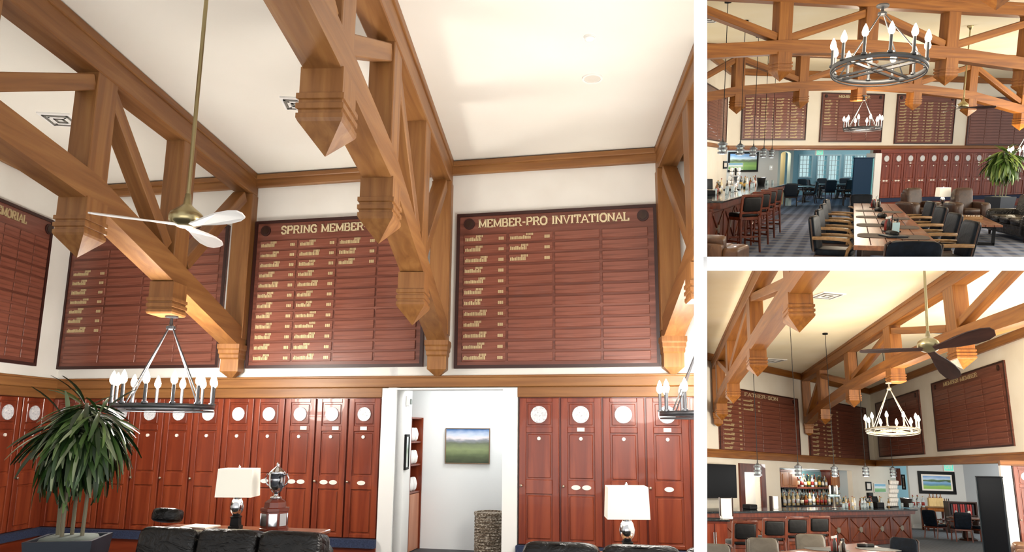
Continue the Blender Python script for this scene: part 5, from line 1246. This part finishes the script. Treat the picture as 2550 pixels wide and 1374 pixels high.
copy_thing(da, R, T(p.x+.35, p.y-.2, 0) @ RZ(-80), 'dark leather armchair between the round table and the dark panel')
# tall dark panel, white post and locker on the right
p0, p1 = R.Y(2432, 1190, 18.4), R.Y(2494, 1187, 17.4)
DP = Fr(R, (p0.x, p0.y), (p1.x-p0.x, p1.y-p0.y)); w_ = (Vector((p1.x,p1.y,0))-Vector((p0.x,p0.y,0))).length
t = thing('folding_screen', 'tall black panel standing in the opening, lower right picture', 'panel', R, DP.M); nv = base('ink_screen', '080e15', .5, 0, 0, .1)
part('leaf', MB().box(.04, w_, -.03, .03, .02, 2.1, .01), nv, t); part('edge', MB().box(0, .04, -.04, .04, 0, 2.12), base('ink_edge','1d2a33',.4), t); part('cap', MB().box(0, w_, -.04, .04, 2.1, 2.13), nv, t)
p0 = R.Y(2499, 1230, 18.2)
PO = Fr(R, (p0.x, p0.y), (.9, -.43))
struct('trim_3', MB().box(0, .22, -.02, .3, 0, fb), white, R, PO.M)
locker(PO, .25, .5, .3, 2.1, 'mahogany locker at the right edge of the lower right picture', 1, 0, 'mahogany lockers by the opening')
locker(PO, .76, .5, .3, 2.1, 'mahogany locker cut by the right edge of the lower right picture', 1, 0, 'mahogany lockers by the opening')
struct('baseboard_right', MB().box(.24, 1.4, -.05, .3, 0, .3), mah_x, R, PO.M)
struct('trim_1', MB().box(.0, 1.4, -.06, .3, 2.4, fb+.02), beamw_x, R, PO.M)
# ---- near table with chairs
Pc, Pl, Pr = R.z(2152, 1350, .75), R.z(1975, 1369, .75), R.z(2213, 1368, .75)
def ext(a_, b_, k): return a_+(b_-a_)*k
q1 = ext(Pc, Pl, 1.5); q2 = ext(Pc, Pr, 1.9); q3 = q1+(q2-Pc)
t = thing('dining_table', 'wooden dining table at the bottom of the lower right picture', 'table', R, T(Pc.x, Pc.y, 0))
poly = [(v.x-Pc.x, v.y-Pc.y) for v in (Pc, q1, q3, q2)]
part('top', MB().slab(poly, .7, .75), table_x, t)
cxy = (sum(v[0] for v in poly)/4, sum(v[1] for v in poly)/4)
for v in poly:
    lx, ly = v[0]+(cxy[0]-v[0])*.15, v[1]+(cxy[1]-v[1])*.15; part('leg', MB().box(lx-.05,lx+.05,ly-.05,ly+.05,0,.7), dark_w, t)
gl = None
for i, (x, yt, lab) in enumerate(((1782,1347,'grey leather dining chair cut off at the bottom left corner'),(1907,1333,'grey leather dining chair in front of the second bar stool'),(2029,1324,'grey leather dining chair in front of the crossed bar panels'))):
    p = R.Y(x, 1340, 1.05*1800/(yt-hz(x))); mm = T(p.x, p.y, 0) @ RZ(-6)
    if gl is None: gl = armchair_proto(R, mm, lab+', lower right picture', leatherg, leatherg, dark_w, dark_w, 'grey leather dining chairs', False, .97, 'chair', 'dining_chair')
    else: copy_thing(gl, R, mm, lab+', lower right picture')
p = R.Y(2240, 1340, 13.7)
copy_thing(ch0, R, T(p.x-.15, p.y-.1, 0) @ RZ(-58), 'navy leather dining chair at the right of the near table, lower right picture')
p = R.Y(2535, 1350, 13.2)
sofa(R, T(p.x+.1, p.y, 0) @ RZ(160), .95, 1, 'tan ribbed armchair in the bottom right corner', leathert, 'club_armchair', 'armchair', None, .97, .6)
p = R.z(2088, 1376, .75); caddy(R, T(p.x, p.y, .752) @ SC(1.25), 'condiment caddy on the near table, lower right picture', False)
for i, (x, y) in enumerate(((2052,1366),(2180,1366))):
    p = R.z(x, y, .75); single('placemat', MB().slab(oval(.36,.3), 0, .006), base('grey_placemat','565a5c',.6), ('dark placemat left of the condiments, lower right picture','dark placemat right of the condiments, lower right picture')[i], 'placemat', R, T(p.x, p.y-.1, .751), 'placemats on the near table')
p = R.z(2156, 1363, .75)
t = thing('rolled_napkin', 'black rolled napkin on the near table, lower right picture', 'napkin', R, T(p.x, p.y, .757) @ RZ(10)); part('roll', MB().tube([(-.16,0,.03),(.16,0,.03)], .034, 8), black, t, None, True); part('band', MB().tube([(-.02,0,.03),(.02,0,.03)], .037, 8), MATS['napkin_band'], t)
# ---- chandelier, fan, vents
c0 = R.Y(2223, 1072, 16.9)
chandelier(R, c0, .57, R.Y(2222, 951, 16.9).z-c0.z, 'candle chandelier hanging in the middle of the lower right picture', tilt=-5, n=10, phase=8, metal=base('pale_iron','a8a294',.35,.6), power=300)
f0 = R.Y(2312, 862, 8.3)
fan(R, f0, CE3-f0.z, (-30, 68, 178), 'ceiling fan with dark blades on a brass rod, lower right picture', bladed, .74, (-22, 2), bw=.1)
for x, y, w_, lab in ((2060,735,.55,'white air vent on the ceiling beside the upper left truss, lower right picture'),(1918,897,.8,'white air vent above the FATHER-SON board'),(2340,823,.6,'white air vent behind the fan, lower right picture')): vent(R, T(*R.z(x, y, CE3)) @ RZ(12), w_, lab)
# ---------------------------------------------------------------- every room ends at the white divider
bpy.context.view_layer.update()
def ray_w(x, y): return C2W @ Vector((x-PX, -(y-PY), F))
def plane(p, q, keep):
    n = ray_w(*p).cross(ray_w(*q)).normalized()
    return n if n.dot(ray_w(*keep)) > 0 else -n
PL = {id(R1): [plane((1741,0),(1741,1300),(800,700))],
      id(R2): [plane((1748,0),(1748,1300),(2200,300)), plane((1800,653),(2500,653),(2200,300))],
      id(R3): [plane((1748,0),(1748,1300),(2200,1000)), plane((1800,660),(2500,660),(2200,1000))]}
eye = Vector((0,0,CAMZ))
def root_of(o):
    while o.parent: o = o.parent
    return o
for o in list(bpy.data.objects):
    if o.type != 'MESH': continue
    rm = ROOMOF.get(root_of(o).name)
    if rm is None: continue
    gone = False
    for n in PL[id(rm)]:
        mw = o.matrix_world
        ds = [n.dot(mw @ v.co-eye) for v in o.data.vertices]
        if not ds or min(ds) >= -1e-4: continue
        if max(ds) <= 1e-3: gone = True; break
        if o.data.users > 1: o.data = o.data.copy()
        im = mw.inverted(); co = im @ eye; no = (im.to_3x3() @ n).normalized()
        # normals transform by the transpose for rigid + uniform scale matrices this is the same direction
        bm = bmesh.new(); bm.from_mesh(o.data)
        r = bmesh.ops.bisect_plane(bm, geom=bm.verts[:]+bm.edges[:]+bm.faces[:], plane_co=co, plane_no=no, clear_inner=True)
        ed = [e for e in r['geom_cut'] if isinstance(e, bmesh.types.BMEdge)]
        if ed and len(ed) < 400:
            try: bmesh.ops.contextual_create(bm, geom=ed)
            except Exception: pass
        bm.to_mesh(o.data); bm.free()
    if gone:
        for ch in list(o.children):
            mw = ch.matrix_world.copy(); ch.parent = o.parent; ch.matrix_parent_inverse = Matrix(); ch.matrix_world = mw
        bpy.data.objects.remove(o)
bpy.context.view_layer.update()
for o in list(bpy.data.objects):
    if o.type == 'EMPTY' and not o.children: bpy.data.objects.remove(o)
